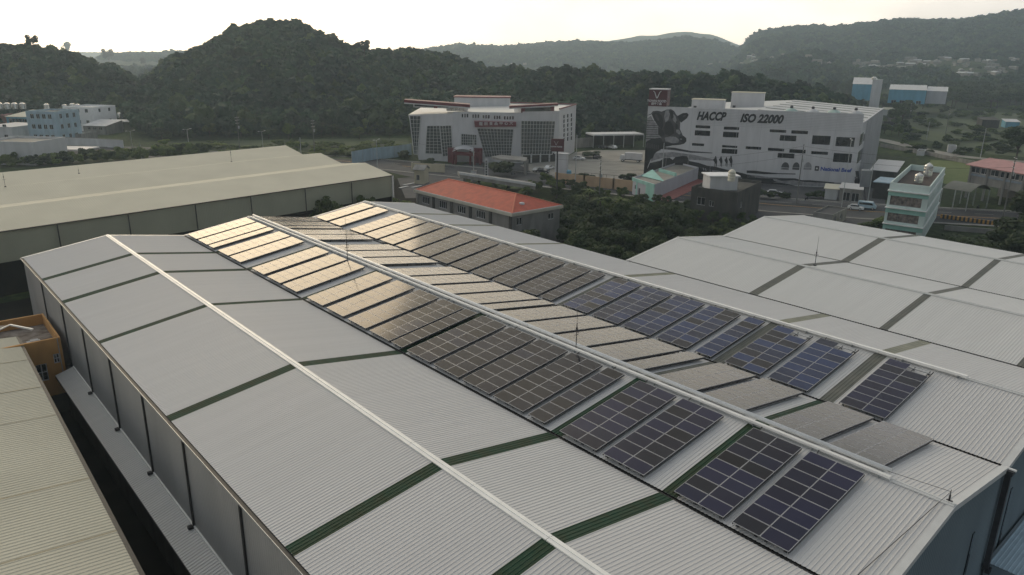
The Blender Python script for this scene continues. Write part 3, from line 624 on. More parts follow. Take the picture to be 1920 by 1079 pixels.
def curtain(W,quadpx,nu,nv,off=.12,mat=None,rim=.22):
    q=[W.px(*zpx(*p)) for p in quadpx]; mb=MB(); P4=[W.pt(a,z,off) for a,z in q]   # TL TR BR BL
    mb.poly([P4[3],P4[2],P4[1],P4[0]],1)
    for o_ in(0,): 
        for i in range(nu+1):
            s=i/nu; mb.bar(P4[0].lerp(P4[1],s)+W.n*.04,P4[3].lerp(P4[2],s)+W.n*.04,rim if i in(0,nu) else .09)
        for j in range(nv+1):
            s=j/nv; mb.bar(P4[0].lerp(P4[3],s)+W.n*.05,P4[1].lerp(P4[2],s)+W.n*.05,rim if j in(0,nv) else .09)
    return mb.build('curtain_wall',[whiteD,mat or glassG],wr)
curtain(WL,[(150,305),(265,308),(232,690),(196,690)],3,10)
curtain(WL,[(325,405),(452,405),(478,690),(308,685)],4,9)
curtain(WL,[(452,405),(568,402),(585,700),(482,715)],4,9)
curtain(WM,[(665,485),(822,495),(822,600),(665,600)],7,4)
curtain(WM,[(822,430),(1190,440),(1165,715),(905,720)],11,9)
curtain(WR_,[(1258,355),(1600,358),(1570,690),(1255,695)],11,9,.5)
# crimson sign band with pale characters
q=[WM.px(*zpx(*p)) for p in((795,355),(1215,365),(1215,412),(805,418))]; mb=MB()
mb.poly([WM.pt(a,z,.9) for a,z in q[::-1]]); mb.poly([WM.pt(a,z,.2) for a,z in q]); 
for i in range(4): mb.quad(WM.pt(*q[i],.9),WM.pt(*q[(i+1)%4],.9),WM.pt(*q[(i+1)%4],.1),WM.pt(*q[i],.1))
mb.build('sign_band',crimson,wr)
mb=MB(); mb.bar(WM.pt(*q[0],.95),WM.pt(*q[1],.95),.25,.3); mb.build('sign_band_edge',pmat('pale_pink_trim',(.45,.28,.30),.6,.1,1),wr)
mb=MB()
for k,ch in enumerate('\u9f8d\u7530\u98df\u54c1\u4e2d\u5fc3\u5927'):
    s=q[3][0]+1.4+k*(q[2][0]-q[3][0]-2)/7; zz=q[3][1]+(q[2][1]-q[3][1])*k/7
    merge_text(mb,ch,WM.pt(s,zz+.75,.95),WM.d,ups,1.25,WM.n,extr=.02,bold=.02)
mb.build('sign_lettering',whiteD,wr)
# roof fascias
mb=MB()
a=Tl+Vector((0,0,0)); Pa=pt_at(758,190,math.hypot(Tl.x,Tl.y)-1); Pb=pt_at(881,199,math.hypot(WB.x,WB.y)-1)
mb.bar(Pa,Pb,.6,.9); P1=Pa+Vector((4,5,.45));P2=Pb+Vector((4,5,.45)); mb.quad(Pa+Vector((0,0,.5)),Pb+Vector((0,0,.5)),P2,P1); mb.build('roof_fascia',crimson,wr)
MB().bar(Pa-Vector((0,0,.65)),Pb-Vector((0,0,.65)),.5,.4).build('fascia_underside',white,wr); mb=MB()
Pc=pt_at(955,201,math.hypot(WC.x,WC.y)-2); Pd=pt_at(1046,196,math.hypot(WD.x,WD.y)-2); mb.bar(Pc-Vector((0,0,.5)),Pd-Vector((0,0,.5)),.5,.3); mb.build('fascia_underside',white,wr)
mb=MB(); mb.bar(Pc,Pd,.6,.6); mb.quad(Pc+Vector((0,0,.35)),Pd+Vector((0,0,.35)),Pd+Vector((2.5,3,.35)),Pc+Vector((2.5,3,.35))); mb.build('roof_fascia',crimson,wr)
mb=MB(); mb.bar(Z(WD,18.3),Z(WE,18.3),.5,.35); mb.bar(Z(WE,18.3),Z(WF,18.3),.5,.35); mb.build('roof_fascia',crimson,wr)
# clerestory storeys
def clere(W,u0,v0,u1,v1,dep,nm='clerestory'):
    a,b,c,d=rect(W,*zpx(u0,v0),*zpx(u1,v1)); mb=MB(); ax=(W.d,ups,W.n)
    mb.box(W.pt((a+b)/2,(c+d)/2,-dep/2-.4),((b-a)/2,(d-c)/2,dep/2),0,ax); o=mb.build(nm,whiteD,wr)
    m2=MB(); m2.box(W.pt((a+b)/2,(c+d)/2,-.37),((b-a)/2-.5,(d-c)/2-.35,.05),0,ax); g=m2.build('clerestory_glass',glassD,o)
    m3=MB(); 
    for s in((.62,) if u0<1000 else(.06,.94)): m3.box(W.pt(a+(b-a)*s,(c+d)/2,-.3),(.7,(d-c)/2,.06),0,ax)
    m3.build('crimson_panel',crimson,o)
clere(WL,180,172,545,236,6); clere(WR_,1268,215,1600,272,6)
# penthouse
pc=at(890,200,17.2)+Vector((14,16,0)); d1=WM.d; n1=-WM.n; mb=MB(); ax=(d1,n1,ups)
pc=pt_at(905,190,292); mb.box((pc.x,pc.y,19.),(10.5,5,1.6),0,ax); mb.build('penthouse',white,wr); MB().box((pc.x,pc.y,20.75),(10.8,5.3,.18),0,ax).build('penthouse_trim',crimson,wr)
for k in range(5):
    P=pt_at(842+k*7.6,192,268); tank((P.x,P.y,17.),1.0,2.0,'steel water tank, %s from the left in the roof row on the white-red building'%ORD[k],tankM,'water tanks on the white and red building',legs=False)
# entrance canopy (white arched membrane on red frames)
ec=thing('canopy','white arched membrane canopy on crimson posts at the glazed building entrance','canopy',tuple(at(872,300))); 
E0_,E1_=WM.pt(*WM.px(*zpx(595,640)),7),WM.pt(*WM.px(*zpx(810,650)),7); mb=MB(); n=10
for i in range(n):
    s0,s1=i/n,(i+1)/n; f=lambda s,k: E0_.lerp(E1_,s)+Vector((0,0,1.0*math.sin(math.pi*s)+k*.5))-WM.n*(6*k)
    mb.quad(f(s0,0),f(s1,0),f(s1,1),f(s0,1)); mb.quad(f(s0,0)+ups*.12,f(s1,0)+ups*.12,f(s1,1)+ups*.12,f(s0,1)+ups*.12); mb.quad(f(s0,0),f(s1,0),f(s1,0)+ups*.12,f(s0,0)+ups*.12)
mb.build('membrane',white,ec)
mb=MB()
for s in(.0,.12,.8,1.,1.25): 
    p=E0_.lerp(E1_,s); mb.bar(v2(p)-WM.n*1,v2(p)-WM.n*1+ups*5.2,.5)
mb.bar(E0_+Vector((0,0,-.6))-WM.n*1,E0_.lerp(E1_,1.3)+Vector((0,0,-.8))-WM.n*1,.6,1.2); mb.build('frame',crimson,ec)
for s_ in(-.06,1.12): MB().box(v2(E0_.lerp(E1_,s_))-WM.n*5+ups*2.6,(1.6,.3,2.6),0,(WM.d,WM.n,ups)).build('side_panel',crimson,ec)
# flat porch slab over the car entrance
P=at(930,318); Pq=[at(*p,4.2) for p in(zpx(965,722),zpx(1060,705),zpx(1325,730),zpx(1310,765),zpx(1085,748))]
pr=thing('porch','flat concrete porch slab on columns before the glazed building','porch',tuple(v2(Pq[0]))); MB().prism([v2(p) for p in Pq],3.8,4.5).build('slab',conc,pr)
for p in(Pq[2],Pq[3],Pq[0].lerp(Pq[2],.5)): MB().bar(v2(p),v2(p)+ups*3.8,.7).build('column',conc,pr)
# --- white factory with cow mural
HA=at(1206,330);HB=Vector((215.4,94.2,0)); sv=Vector((74.6,26,0)); HA=Vector((186.8,148.3,0))
HCc,HD=HB+sv,HA+sv; WHf=Wall(HA,HB); WHs=Wall(HB,HCc); HP=21.6; HR=19.
hc=thing('factory_building','white factory with painted cow head, big black lettering and dark windows','factory',tuple((HA+HCc)/2))
def f3(u,v): return (1420+u/6.857,160+v/6.857)
def f2(u,v): return (1180+u/7.385,150+v/7.385)
wl=[rect(WHf,*f2(*p[:2]),*f2(p[2],p[3]+9)) for p in((918,628,1118,668),(908,698,1115,772),(1310,648,1518,690),(1300,718,1508,795),(868,876,1033,912),(1285,905,1492,938),(1280,952,1490,1022),(1612,920,1822,962))]
wl+=[rect(WHf,*f3(*p[:2]),*f3(p[2],p[3]+9)) for p in((162,568,368,606),(440,580,648,624),(294,642,496,716),(712,645,930,762),(1018,665,1240,788),(138,806,342,846),(415,822,618,872),(265,872,472,936),(695,848,905,890),(985,872,1205,992))]
mb=MB(); k=.3
wallmesh(mb,WHf,0,HP,wl,.3)
mb.build('front_wall',[white],hc)
nh=pmat('lap_line',(.40,.41,.43),.6,.1,1)
mb=MB()
for j in range(1,12): mb.box(WHf.pt(WHf.len/2+7.5,HP-.9*j*.5,.015),(WHf.len/2-7.6,.05,.015),0,(WHf.d,ups,WHf.n))
for j in range(1,9): mb.box(WHf.pt(WHf.len*j/9,HP/2,.012),(.035,HP/2-.05,.012),0,(WHf.d,ups,WHf.n))
mb.build('cladding_joint',nh,hc)
for q in wl: window(WHf,q,hc,nx=3,depth=.3,fw=.06,fm=steelD)
hs=[]
for u0,v0,u1,v1 in((1330,635,1345,750),(1370,635,1384,700),(1408,570,1424,660),(1300,860,1316,970),(1342,820,1357,925),(1380,780,1392,880)):
    h=rect(WHs,*f3(u0,v0),*f3(u1,v1)); hs.append((h[0],h[1],min(h[2],h[3]),max(h[2],h[3])))
mb=MB(); wallmesh(mb,WHs,0,HR,[],.2)
mb.poly([Z(HB,HR),Z(HCc,HR),Z(HCc,HR)]) if 0 else None
W2=Wall(HCc,HD);W3=Wall(HD,HA); wallmesh(mb,W2,0,HR,[]); wallmesh(mb,W3,0,HR,[]); mb.poly([Z(HCc,HR),Z(HD,HR),Z((HCc+HD)/2,HR+2)]); mb.build('side_wall',whiteD,hc)
for k in range(14):
    x=14+k*4.6; MB().box(WHs.pt(x,HR/2-.1,.35),(.18,HR/2-.1,.35),0,(WHs.d,ups,WHs.n)).build('wall_fin',white,hc)
for h in hs: MB().box(WHs.pt((h[0]+h[1])/2,(h[2]+h[3])/2,.02),(max(.4,(h[1]-h[0])/2),(h[3]-h[2])/2,.03),0,(WHs.d,ups,WHs.n)).build('slit_window',glassD,hc)
# parapet back and roof with ribs, ridge at right angles to the front
mb=MB(); i_=-WHf.n*.35; mb.quad(Z(HA,HP),Z(HB,HP),Z(HB,HP)+i_,Z(HA,HP)+i_); mb.quad(Z(HB,HR-1)+i_,Z(HA,HR-1)+i_,Z(HA,HP)+i_,Z(HB,HP)+i_); mb.quad(Z(HB,HR-2),Z(HB,HR-2)+i_,Z(HB,HP)+i_,Z(HB,HP)); mb.quad(Z(HA,HR-2),Z(HA,HR-2)+i_,Z(HA,HP)+i_,Z(HA,HP)); mb.build('parapet',white,hc)
mb=MB(); mf=(HA+HB)/2;mk=(HCc+HD)/2; n=70
for a,b,c,d in((HB,HCc,mf,mk),(HA,HD,mf,mk)):
    for i in range(n):
        s0,s1,s2=i/n,(i+.7)/n,(i+1)/n
        z0_=HR+.02;z1_=HR+2
        mb.quad(Z(a.lerp(b,s0),z0_),Z(a.lerp(b,s1),z0_),Z(c.lerp(d,s1),z1_),Z(c.lerp(d,s0),z1_)); mb.quad(Z(a.lerp(b,s1),z0_),Z(a.lerp(b,s2),z0_+.08),Z(c.lerp(d,s2),z1_+.08),Z(c.lerp(d,s1),z1_))
mb.build('roof',roofM2,hc)
for k in range(6):
    s=.12+.15*k; MB().bar(Z(HB.lerp(HCc,s),HR+.15),Z(mf.lerp(mk,s),HR+2.15),.5,.1).build('skylight_strip',greyM,hc)
MB().bar(Z(HB,HR+.1),Z(HCc,HR+.1),.5,.35).build('roof_edge',white,hc)
# vents behind the parapet
for k,(u,v) in enumerate(((1484,206),(1524,208),(1564,210),(1604,214))):
    P=at(u,v,HR+1.); P=pt_at(u,v,math.hypot(*(HA.lerp(HB,.68+.08*k)+sv*.07).xy)); t=thing('roof_ventilator','greenish domed roof ventilator behind the parapet, %s from the left'%ORD[k],'ventilator',(P.x,P.y,HR),'roof ventilators on the cow mural factory')
    MB().lathe((P.x,P.y,HR),[(1.9,0),(1.9,2.3),(1.7,2.6),(1.0,3.0),(.3,3.2)],12).build('drum',mossG if k%2==0 else whiteD,t); MB().lathe((P.x,P.y,HR+3.2),[(.4,0),(.5,.4),(.3,.7)],8).build('cap',steelD,t)
for nm,lb,u0,u1,vt,vb,dd,hz in(('rooftop_room','low white rooftop room behind the cow mural parapet',1296,1350,187,205,256,2.2),('stair_tower','tall white rooftop stair room on the cow mural factory',1370,1423,174,196,264,3.)):
    A=v2(pt_at(u0,vb,dd)); B=A+WHf.d*((u1-u0)/FOC*dd*1.03); zt=ztop(A,vt,u0)
    house(nm,lb,'rooftop room',A,B,5,zt,white,'slab',creamR,z0=HR-.5,eave=.15,doors=((0,.6,1.1,2.6),))
# red sign tower
A=v2(WHf.pt(.1,0,.3)); B=A+WHf.d*5.6; zt=ztop(A,168,1210)
st=thing('sign_tower','dark red box sign with white bull-horn emblem on the factory corner','sign',(A.x,A.y,HP)); Pt=corners(A,B,5.6); MB().prism([v2(p) for p in Pt],HP+.02,zt).build('box',crimD,st); mb=MB(); roofbox(mb,[v2(p) for p in Pt],zt,zt+.25,0,.1); mb.build('lid',white,st)
def horns(mb,W,cs,cz,s,off,th=.12):
    L_=[(-.95,1.0),(-.75,.85),(-.6,.75),(-.5,.45),(-.32,0),(-.18,-.38),(-.05,-.6),(.05,-.6)]
    for sg in(-1,1):
        pts=[W.pt(cs+sg*a*s,cz+b*s,off) for a,b in L_]
        for k,(p,q) in enumerate(zip(pts[:-1],pts[1:])): mb.bar(p,q,th*s*(.7+.5*k/7)*1.4,.04,up=W.n)
Wt=Wall(A,B); mb=MB(); hh=zt-HP; horns(mb,Wt,2.5,HP+hh*.66,hh*.26,.04,.14)
merge_text(mb,'TOWN FOOD',Wt.pt(2.5,HP+hh*.26,.03),Wt.d,ups,.92,Wt.n,align='CENTER',bold=.03)
merge_text(mb,'\u7530\u5343\u98df\u54c1',Wt.pt(2.5,HP+hh*.10,.03),Wt.d,ups,.8,Wt.n,align='CENTER',bold=.03); mb.build('emblem',white,st)
Wt2=Wall(B,Pt[2]); mb=MB(); horns(mb,Wt2,2.8,HP+hh*.66,hh*.26,.04,.14); mb.build('emblem',inkL,st)
# lettering
mb=MB()
def letter(txt,u0,v0,u1,v1,sz,**k):
    a0,z0=WHf.px(*f2(u0,v0)); a1,z1=WHf.px(*f2(u1,v1)); up_=WHf.pt(a0,z0+1)-WHf.pt(a0,z0); d_=(WHf.pt(a1,z1)-WHf.pt(a0,z0)).normalized()
    merge_text(mb,txt,WHf.pt(a0,z0,.06),d_,ups,sz,WHf.n,fit=a1-a0,**k); return a0,a1
letter('HACCP',930,550,1338,562,3.3,shear=.3,bold=.15,extr=.05); letter('ISO 22000',1530,580,2130,604,3.3,shear=.3,bold=.15,extr=.05)
mb.build('lettering',inkM,hc)
def on5(u,v): return WHf.px(1400+u/6.383,280+v/6.383)
mb=MB(); a,z=on5(880,250); merge_text(mb,'National Beef',WHf.pt(a,z-.1,.05),WHf.d,ups,1.5,WHf.n,bold=.05,extr=.03,shear=.1); 
mb.build('blue_lettering',blueT,hc)
for k,(u0,u1) in enumerate(((410,515),(545,640),(680,785))):
    a0,z0=on5(u0,245);a1,z1=on5(u1,160); mb=MB(); n=12; c=(a0+a1)/2; rr_=(a1-a0)/2
    mb.poly([WHf.pt(c+rr_*math.cos(math.pi*i/n),z0+.7+ (z1-z0-.7)*math.sin(math.pi*i/n),.02) for i in range(n+1)],0)
    mb.poly([WHf.pt(a0,z0,.02),WHf.pt(a1,z0,.02),WHf.pt(a1,z0+.62,.02),WHf.pt(a0,z0+.62,.02)],1 if k!=1 else 0); mb.box(WHf.pt(c,z0+.32,.03),(rr_*.7,.09,.01),0,(WHf.d,ups,WHf.n)); mb.build('badge',[inkG if k<2 else inkL,inkL],hc)
a0,z0=on5(812,258);a1,z1=on5(868,205); mb=MB(); mb.poly([WHf.pt(a0,z0,.02),WHf.pt(a1,z0,.02),WHf.pt(a1,z1,.02),WHf.pt(a0,z1,.02)]); mb.box(WHf.pt((a0+a1)/2,(z0+z1)/2,.03),(.25,.25,.01),1,(WHf.d,ups,WHf.n)); mb.build('badge',[inkM,white],hc)
# the mural: flat paint in layers on the wall
mb=MB()
def paint(pts,m,lay,f=f2):
    q=[WHf.px(*f(*p)) for p in pts]; q=[(max(.02,a),max(.05,z)) for a,z in q]; mb.poly([WHf.pt(a,z,.01+.008*lay) for a,z in q],m)
def f4(u,v): return (1180+u/7.385,280+v/7.385)
K,G_,LG=0,1,2
paint([(205,530),(300,500),(330,560),(400,650),(450,720),(480,770),(470,900),(430,980),(330,1010),(180,1010),(186,860),(195,680)],LG,0)
for k in range(9):
    v=560+k*31; paint([(200,v),(330+k*9,v+4),(420+k*5,v+12),(330+k*9,v+13),(200,v+9)],G_ if k%2 else K,1)
paint([(310,480),(330,435),(380,428),(450,440),(520,412),(580,408),(620,432),(655,490),(690,515),(705,600),(700,680),(740,770),(788,805),(790,850),(760,885),(700,900),(600,908),(520,925),(440,905),(440,760),(400,650),(340,550)],G_,2)
paint([(315,480),(340,450),(400,455),(450,500),(470,560),(470,640),(445,690),(410,640),(350,560)],K,3); paint([(350,478),(378,472),(400,510),(415,560),(395,570),(365,525)],G_,4)
paint([(668,500),(740,462),(800,458),(822,485),(800,530),(750,570),(715,595),(690,560)],K,3); paint([(735,500),(775,485),(790,495),(755,520)],G_,4)
paint([(500,425),(545,415),(560,480),(540,560),(500,590),(480,520)],LG,3); paint([(600,470),(640,500),(655,560),(640,600),(605,560)],LG,3); paint([(560,430),(600,430),(615,520),(580,545)],K,4)
paint([(505,590),(570,570),(610,640),(625,740),(560,780),(490,750),(480,660)],K,3); paint([(640,610),(670,620),(668,680),(645,680)],K,4); paint([(650,690),(690,690),(715,740),(690,760),(650,730)],LG,3)
paint([(400,655),(470,700),(490,760),(440,790),(400,760)],K,3)
paint([(490,800),(560,785),(640,790),(690,830),(680,870),(600,880),(500,850)],LG,3); paint([(440,850),(560,880),(680,885),(760,880),(700,900),(600,908),(510,925),(440,905)],K,4); paint([(690,785),(760,785),(788,815),(785,862),(745,880),(705,840)],K,4); paint([(705,812),(728,815),(728,832),(706,830)],LG,5)
paint([(186,860),(300,820),(430,800),(470,870),(510,925),(440,960),(390,990),(345,1030),(330,1075),(320,1090),(165,1090)],K,3)
for k in range(7): paint([(215+k*30,870+k*6),(232+k*30,868+k*6),(240+k*28,940+k*4),(224+k*28,945+k*3)],G_,4)
paint([(205,488),(300,470),(330,430),(336,436),(306,478),(205,494)],K,1)
paint([(165,0),(345,0),(320,90),(285,170),(255,240),(240,340),(145,340)],K,3,f4)
# landscape
paint([(440,930),(620,940),(850,985),(1150,1008),(1150,1020),(850,1010),(620,975),(440,960)],G_,0)
paint([(560,935),(700,965),(850,990),(850,1000),(700,980),(560,945)],K,1)
paint([(300,60),(600,40),(900,80),(1200,150),(1200,165),(900,150),(600,110),(430,130),(300,170)],LG,0,f4)
paint([(285,190),(420,165),(480,125),(560,120),(600,150),(640,110),(740,95),(800,100),(830,165),(960,190),(1080,230),(1190,245),(1370,290),(1560,330),(1900,430),(1900,640),(145,640),(240,300)],K,1,f4)
for k in range(16): paint([(980+k*32,250+k*9),(996+k*32,246+k*9),(1010+k*32,282+k*9),(992+k*32,286+k*9)],LG if k%3 else G_,2,f4)
paint([(1150,290),(1230,300),(1420,350),(1560,395),(1560,410),(1400,380),(1150,330)],LG,2,f4)
def rider(x,y,s,m=K):
    paint([(x-14*s,y-55*s),(x-8*s,y-62*s),(x-6*s,y-78*s),(x+6*s,y-78*s),(x+10*s,y-60*s),(x+18*s,y-30*s),(x+22*s,y-8*s),(x+16*s,y+40*s),(x+12*s,y+80*s),(x+3*s,y+80*s),(x+2*s,y+30*s),(x-6*s,y+20*s),(x-8*s,y+75*s),(x-16*s,y+70*s),(x-14*s,y+10*s),(x-30*s,y-20*s),(x-34*s,y-38*s),(x-20*s,y-40*s)],m,3,f4)
for x,y,s in((1195,175,1.),(1270,170,.9),(1345,175,.85),(1408,170,1.)): rider(x,y,s)
f5=lambda u,v:(1400+u/6.383,280+v/6.383)
paint([(0,255),(100,258),(210,272),(380,288),(585,292),(585,304),(380,300),(210,300),(0,285)],K,2,f5)
paint([(0,300),(230,330),(420,345),(580,350),(660,372),(760,372),(900,385),(1050,398),(1200,410),(1280,415),(1280,470),(0,470)],LG,1,f5)
paint([(0,340),(230,350),(420,350),(580,350),(660,372),(760,372),(900,385),(1050,398),(1050,410),(900,402),(700,392),(560,372),(420,380),(230,420),(0,440)],K,2,f5)
paint([(100,400),(400,400),(600,440),(900,455),(1280,460),(1290,520),(100,520)],K,3,f5)
paint([(310,355),(360,360),(500,410),(470,420),(330,380)],LG,3,f5)
paint([(1300,260),(1340,265),(1350,400),(1340,430),(1290,420),(1290,380),(1310,330)],K,3,f5); paint([(1295,330),(1330,335),(1325,350),(1290,350)],LG,4,f5)
mb.build('mural',[inkM,inkG,inkL],hc)
# ---------------------------------------------------------------- terrain and hills
def crest(pts,D,tree):   # (u,v of the tree tops[,distance]) -> azimuth, distance, ground height
    out=[]
    for p in pts:
        a,t=azel(p[0],p[1]); d=p[2] if len(p)>2 else D; out.append((a,d,CH+t*d-tree))
    out.sort(); return [np.array(x) for x in zip(*out)]
RG=[ # crest, near width, far width
 (crest([(-500,110),(-200,80),(-60,88),(0,86),(60,84),(110,90),(140,104),(175,116),(220,122),(265,124),(300,140)],520,9),-425,200),
 (crest([(230,135),(280,122),(320,110),(370,92),(410,72),(440,60),(470,45),(500,40),(530,41),(560,47),(590,57),(615,69),(640,82),(680,92),(740,94),(790,98),(830,104),(870,118),(900,130),(935,127,500),(980,128,470),(1020,132,450),(1060,126,440),(1100,134,430),(1200,134,420),(1290,137,420),(1400,144,420),(1450,152,420),(1530,168,420),(1600,185,430),(1640,200,430)],530,9),-335,220),
 (crest([(100,125),(180,105),(240,102),(300,101),(350,98),(420,96),(600,110),(800,96),(820,91),(870,86),(950,86),(1010,83),(1080,79),(1130,82),(1180,84),(1230,80),(1290,73),(1340,81),(1380,93),(1440,100),(1500,110)],2300,9),900,600),
 (crest([(900,110),(1080,84),(1130,80),(1180,72),(1200,67),(1230,67),(1255,61),(1290,59),(1315,64),(1335,65),(1360,74),(1385,84),(1430,97),(1500,115)],3700,5),700,500),
 (crest([(1330,112),(1380,90),(1400,76),(1430,64),(1500,55),(1530,54),(1570,56),(1640,46),(1680,40),(1740,40),(1800,39),(1840,33),(1880,27),(1920,23),(2000,18),(2150,30),(2400,60)],2150,8),1300,900),
 (crest([(1330,142),(1400,130),(1450,122),(1520,106),(1560,120),(1640,126),(1750,118),(1830,112),(1920,124),(2050,130)],1200,5),480,600),
]
_rs=np.random.RandomState(3)
_ph=_rs.rand(12,3)*6.28; _fr=_rs.randn(12,2)
def fnoise(x,y,s):
    o=0
    for k in range(12): o=o+np.sin((x*_fr[k,0]+y*_fr[k,1])/s+_ph[k,0])
    return o/5.
def height(x,y):
    az=np.arctan2(x,y); r=np.hypot(x,y); h=np.zeros_like(r)
    for (A,Dk,H),w1,w2 in RG:
        D=np.interp(az,A,Dk); w1_=w1 if w1>0 else D+w1; Hc=np.interp(az,A,H,left=-5,right=-5)
        edge=np.clip((az-A[0])/.05,0,1)*np.clip((A[-1]-az)/.05,0,1)
        t=np.clip(np.where(r<D,1-(D-r)/w1_,1-(r-D)/w2),0,1); s=t*t*(3-2*t)
        h=np.maximum(h,np.maximum(Hc,0)*s*edge)
    far=np.clip((r-850)/500,0,1); h=h+fnoise(x,y,110)*7*far*np.clip(h/30,0,1); amp=np.clip(h/40,0,1)
    return h+fnoise(x,y,30)*1.2*amp*np.clip((60-h)/60,0.15,1)
azs=np.concatenate([np.arange(-180,-30,5.),np.arange(-30,115,.45),np.arange(115,180,5.)])*math.pi/180
rs=np.concatenate([[2,60,150,240],np.arange(280,760,9),np.geomspace(760,7500,75),[12000]])
AZ,RR=np.meshgrid(azs,rs,indexing='ij'); X=RR*np.sin(AZ);Y=RR*np.cos(AZ); Hh=height(X,Y)-.03
na,nr=AZ.shape; vs=np.stack([X,Y,Hh],-1).reshape(-1,3)
fs=[]
for i in range(na):
    i2=(i+1)%na
    for j in range(nr-1): fs.append((i*nr+j,i*nr+j+1,i2*nr+j+1,i2*nr+j))
me=bpy.data.meshes.new('ground'); me.from_pydata(vs.tolist(),[],fs); me.polygons.foreach_set('use_smooth',[True]*len(fs))
grassM,nt,b=newmat('rough_grass_ground'); geo=N(nt,'ShaderNodeNewGeometry')
n1=N(nt,'ShaderNodeTexNoise'); n1.inputs['Scale'].default_value=.035; n1.inputs['Detail'].default_value=8; n1.inputs['Roughness'].default_value=.65; L(nt,geo.outputs['Position'],n1.inputs[0])
n2=N(nt,'ShaderNodeTexNoise'); n2.inputs['Scale'].default_value=.6; n2.inputs['Detail'].default_value=6; L(nt,geo.outputs['Position'],n2.inputs[0])
ad=N(nt,'ShaderNodeMath',operation='MULTIPLY_ADD'); ad.inputs[1].default_value=.45; L(nt,n2.outputs['Fac'],ad.inputs[0]); 
sb=N(nt,'ShaderNodeMath',operation='MULTIPLY'); sb.inputs[1].default_value=.55; L(nt,n1.outputs['Fac'],sb.inputs[0]); L(nt,sb.outputs[0],ad.inputs[2])
c=ramp(ad.outputs[0],[(.38,(.014,.020,.009)),(.48,(.025,.040,.014)),(.55,(.045,.068,.020)),(.63,(.08,.10,.035)),(.72,(.11,.105,.06))],nt)
L(nt,c,b.inputs['Base Color']); b.inputs['Roughness'].default_value=.95; b.inputs['Specular IOR Level'].default_value=.1
bp=N(nt,'ShaderNodeBump'); bp.inputs['Strength'].default_value=.6; bp.inputs['Distance'].default_value=.5; L(nt,n2.outputs['Fac'],bp.inputs['Height']); L(nt,bp.outputs[0],b.inputs['Normal'])
me.materials.append(grassM); me.update(); gr=bpy.data.objects.new('ground',me); C.objects.link(gr); struct(gr)
def patch(name,pts,mat,z): return struct(MB().poly([(p[0],p[1],z) for p in pts]).build(name,mat))
def strip(name,cl,w,mat,z,off=0.,dash=None):
    mb=MB(); P=[Vector((p[0],p[1],0)) for p in cl]; Lf=[];Rt=[]
    for i,p in enumerate(P):
        d=(P[min(i+1,len(P)-1)]-P[max(i-1,0)]).normalized(); n=Vector((d.y,-d.x,0)); Lf.append(p-n*(w/2)+n*off); Rt.append(p+n*(w/2)+n*off)
    for i in range(len(P)-1):
        if dash:
            ln=(P[i+1]-P[i]).length; k=int(ln/dash)
            for j in range(k): s0,s1=j/k,(j+.45)/k; mb.quad(Lf[i].lerp(Lf[i+1],s0)+ups*z,Rt[i].lerp(Rt[i+1],s0)+ups*z,Rt[i].lerp(Rt[i+1],s1)+ups*z,Lf[i].lerp(Lf[i+1],s1)+ups*z)
        else: mb.quad(Lf[i]+ups*z,Rt[i]+ups*z,Rt[i+1]+ups*z,Lf[i+1]+ups*z)
    return mb.build(name,mat)
# yards
patch('factory_yard',[(-60,-40),(118,-40),(130,30),(160,60),(150,100),(140,140),(128,180),(96,215),(96,140),(20,128),(-60,118)],soil,.004)
RC=[at(*p) for p in((-120,276),(70,281),(230,283),(330,290),(500,296),(640,302),(760,312),(860,322),(950,331),(1060,343),(1200,357),(1330,372),(1450,384),(1600,395),(1760,404),(1920,412),(2200,430))]
RC[2:]=[p for p in RC[2:]]
struct(strip('road',RC,20,asph,.010))
def lane(off,w,mat,nm,dash=None): struct(strip(nm,RC,w,mat,.016,off,dash))
lane(0,.35,lineY,'road_marking'); lane(-9.2,.18,lineW,'road_marking'); lane(9.2,.18,lineW,'road_marking'); lane(4.4,.15,lineW,'road_marking',8); lane(-4.4,.15,lineW,'road_marking',8)
for off in(-10.6,10.6):
    o=strip('pavement',RC,1.2,conc,.14,off); struct(o)
    mb=MB()
    for a,b in zip(RC[:-1],RC[1:]):
        d=(b-a).normalized(); n=Vector((d.y,-d.x,0))*(off-math.copysign(.62,off)); mb.bar(v2(a)+n+ups*.07,v2(b)+n+ups*.07,.1,.15)
    struct(mb.build('kerb',concL))
# wide junction and yards beyond the road
patch('parking_lot',[at(*p) for p in((1052,300),(1078,286),(1112,282),(1230,282),(1260,300),(1200,345),(1060,335),(1000,325),(975,310))],concL,.022)
patch('forecourt',[at(*p) for p in((770,322),(840,318),(900,300),(980,306),(1060,300),(1062,345),(960,336),(860,326))],asph2,.018)
patch('side_road',[at(*p) for p in((660,308),(700,296),(790,322),(870,328),(870,350),(760,330))],asph2,.020)
patch('side_yard',[at(*p) for p in((745,335),(800,330),(860,333),(850,372),(760,372))],asph2,.014)
patch('roadside_apron',[at(*p) for p in((1240,352),(1420,345),(1660,352),(1660,390),(1440,380),(1240,362))],asph2,.013)
patch('lower_yard',[at(*p) for p in((1380,385),(1560,392),(1660,400),(1660,440),(1400,440))],asph2,.019)
strip('country_road',[at(*p) for p in((1650,262),(1720,278),(1790,292),(1860,300),(1960,306))],7,concL,.030)
strip('country_road',[at(*p) for p in((1650,262),(1560,245),(1500,240))],6,concL,.026)
for o in bpy.data.objects:
    if o.name.startswith('country_road'): struct(o)
patch('meadow',[at(*p) for p in((1745,300),(1800,304),(1830,312),(1815,350),(1770,345),(1740,320))],pmat('bright_grass',(.075,.115,.02),.95,.4,.3,col2=(.12,.15,.035)),.034)
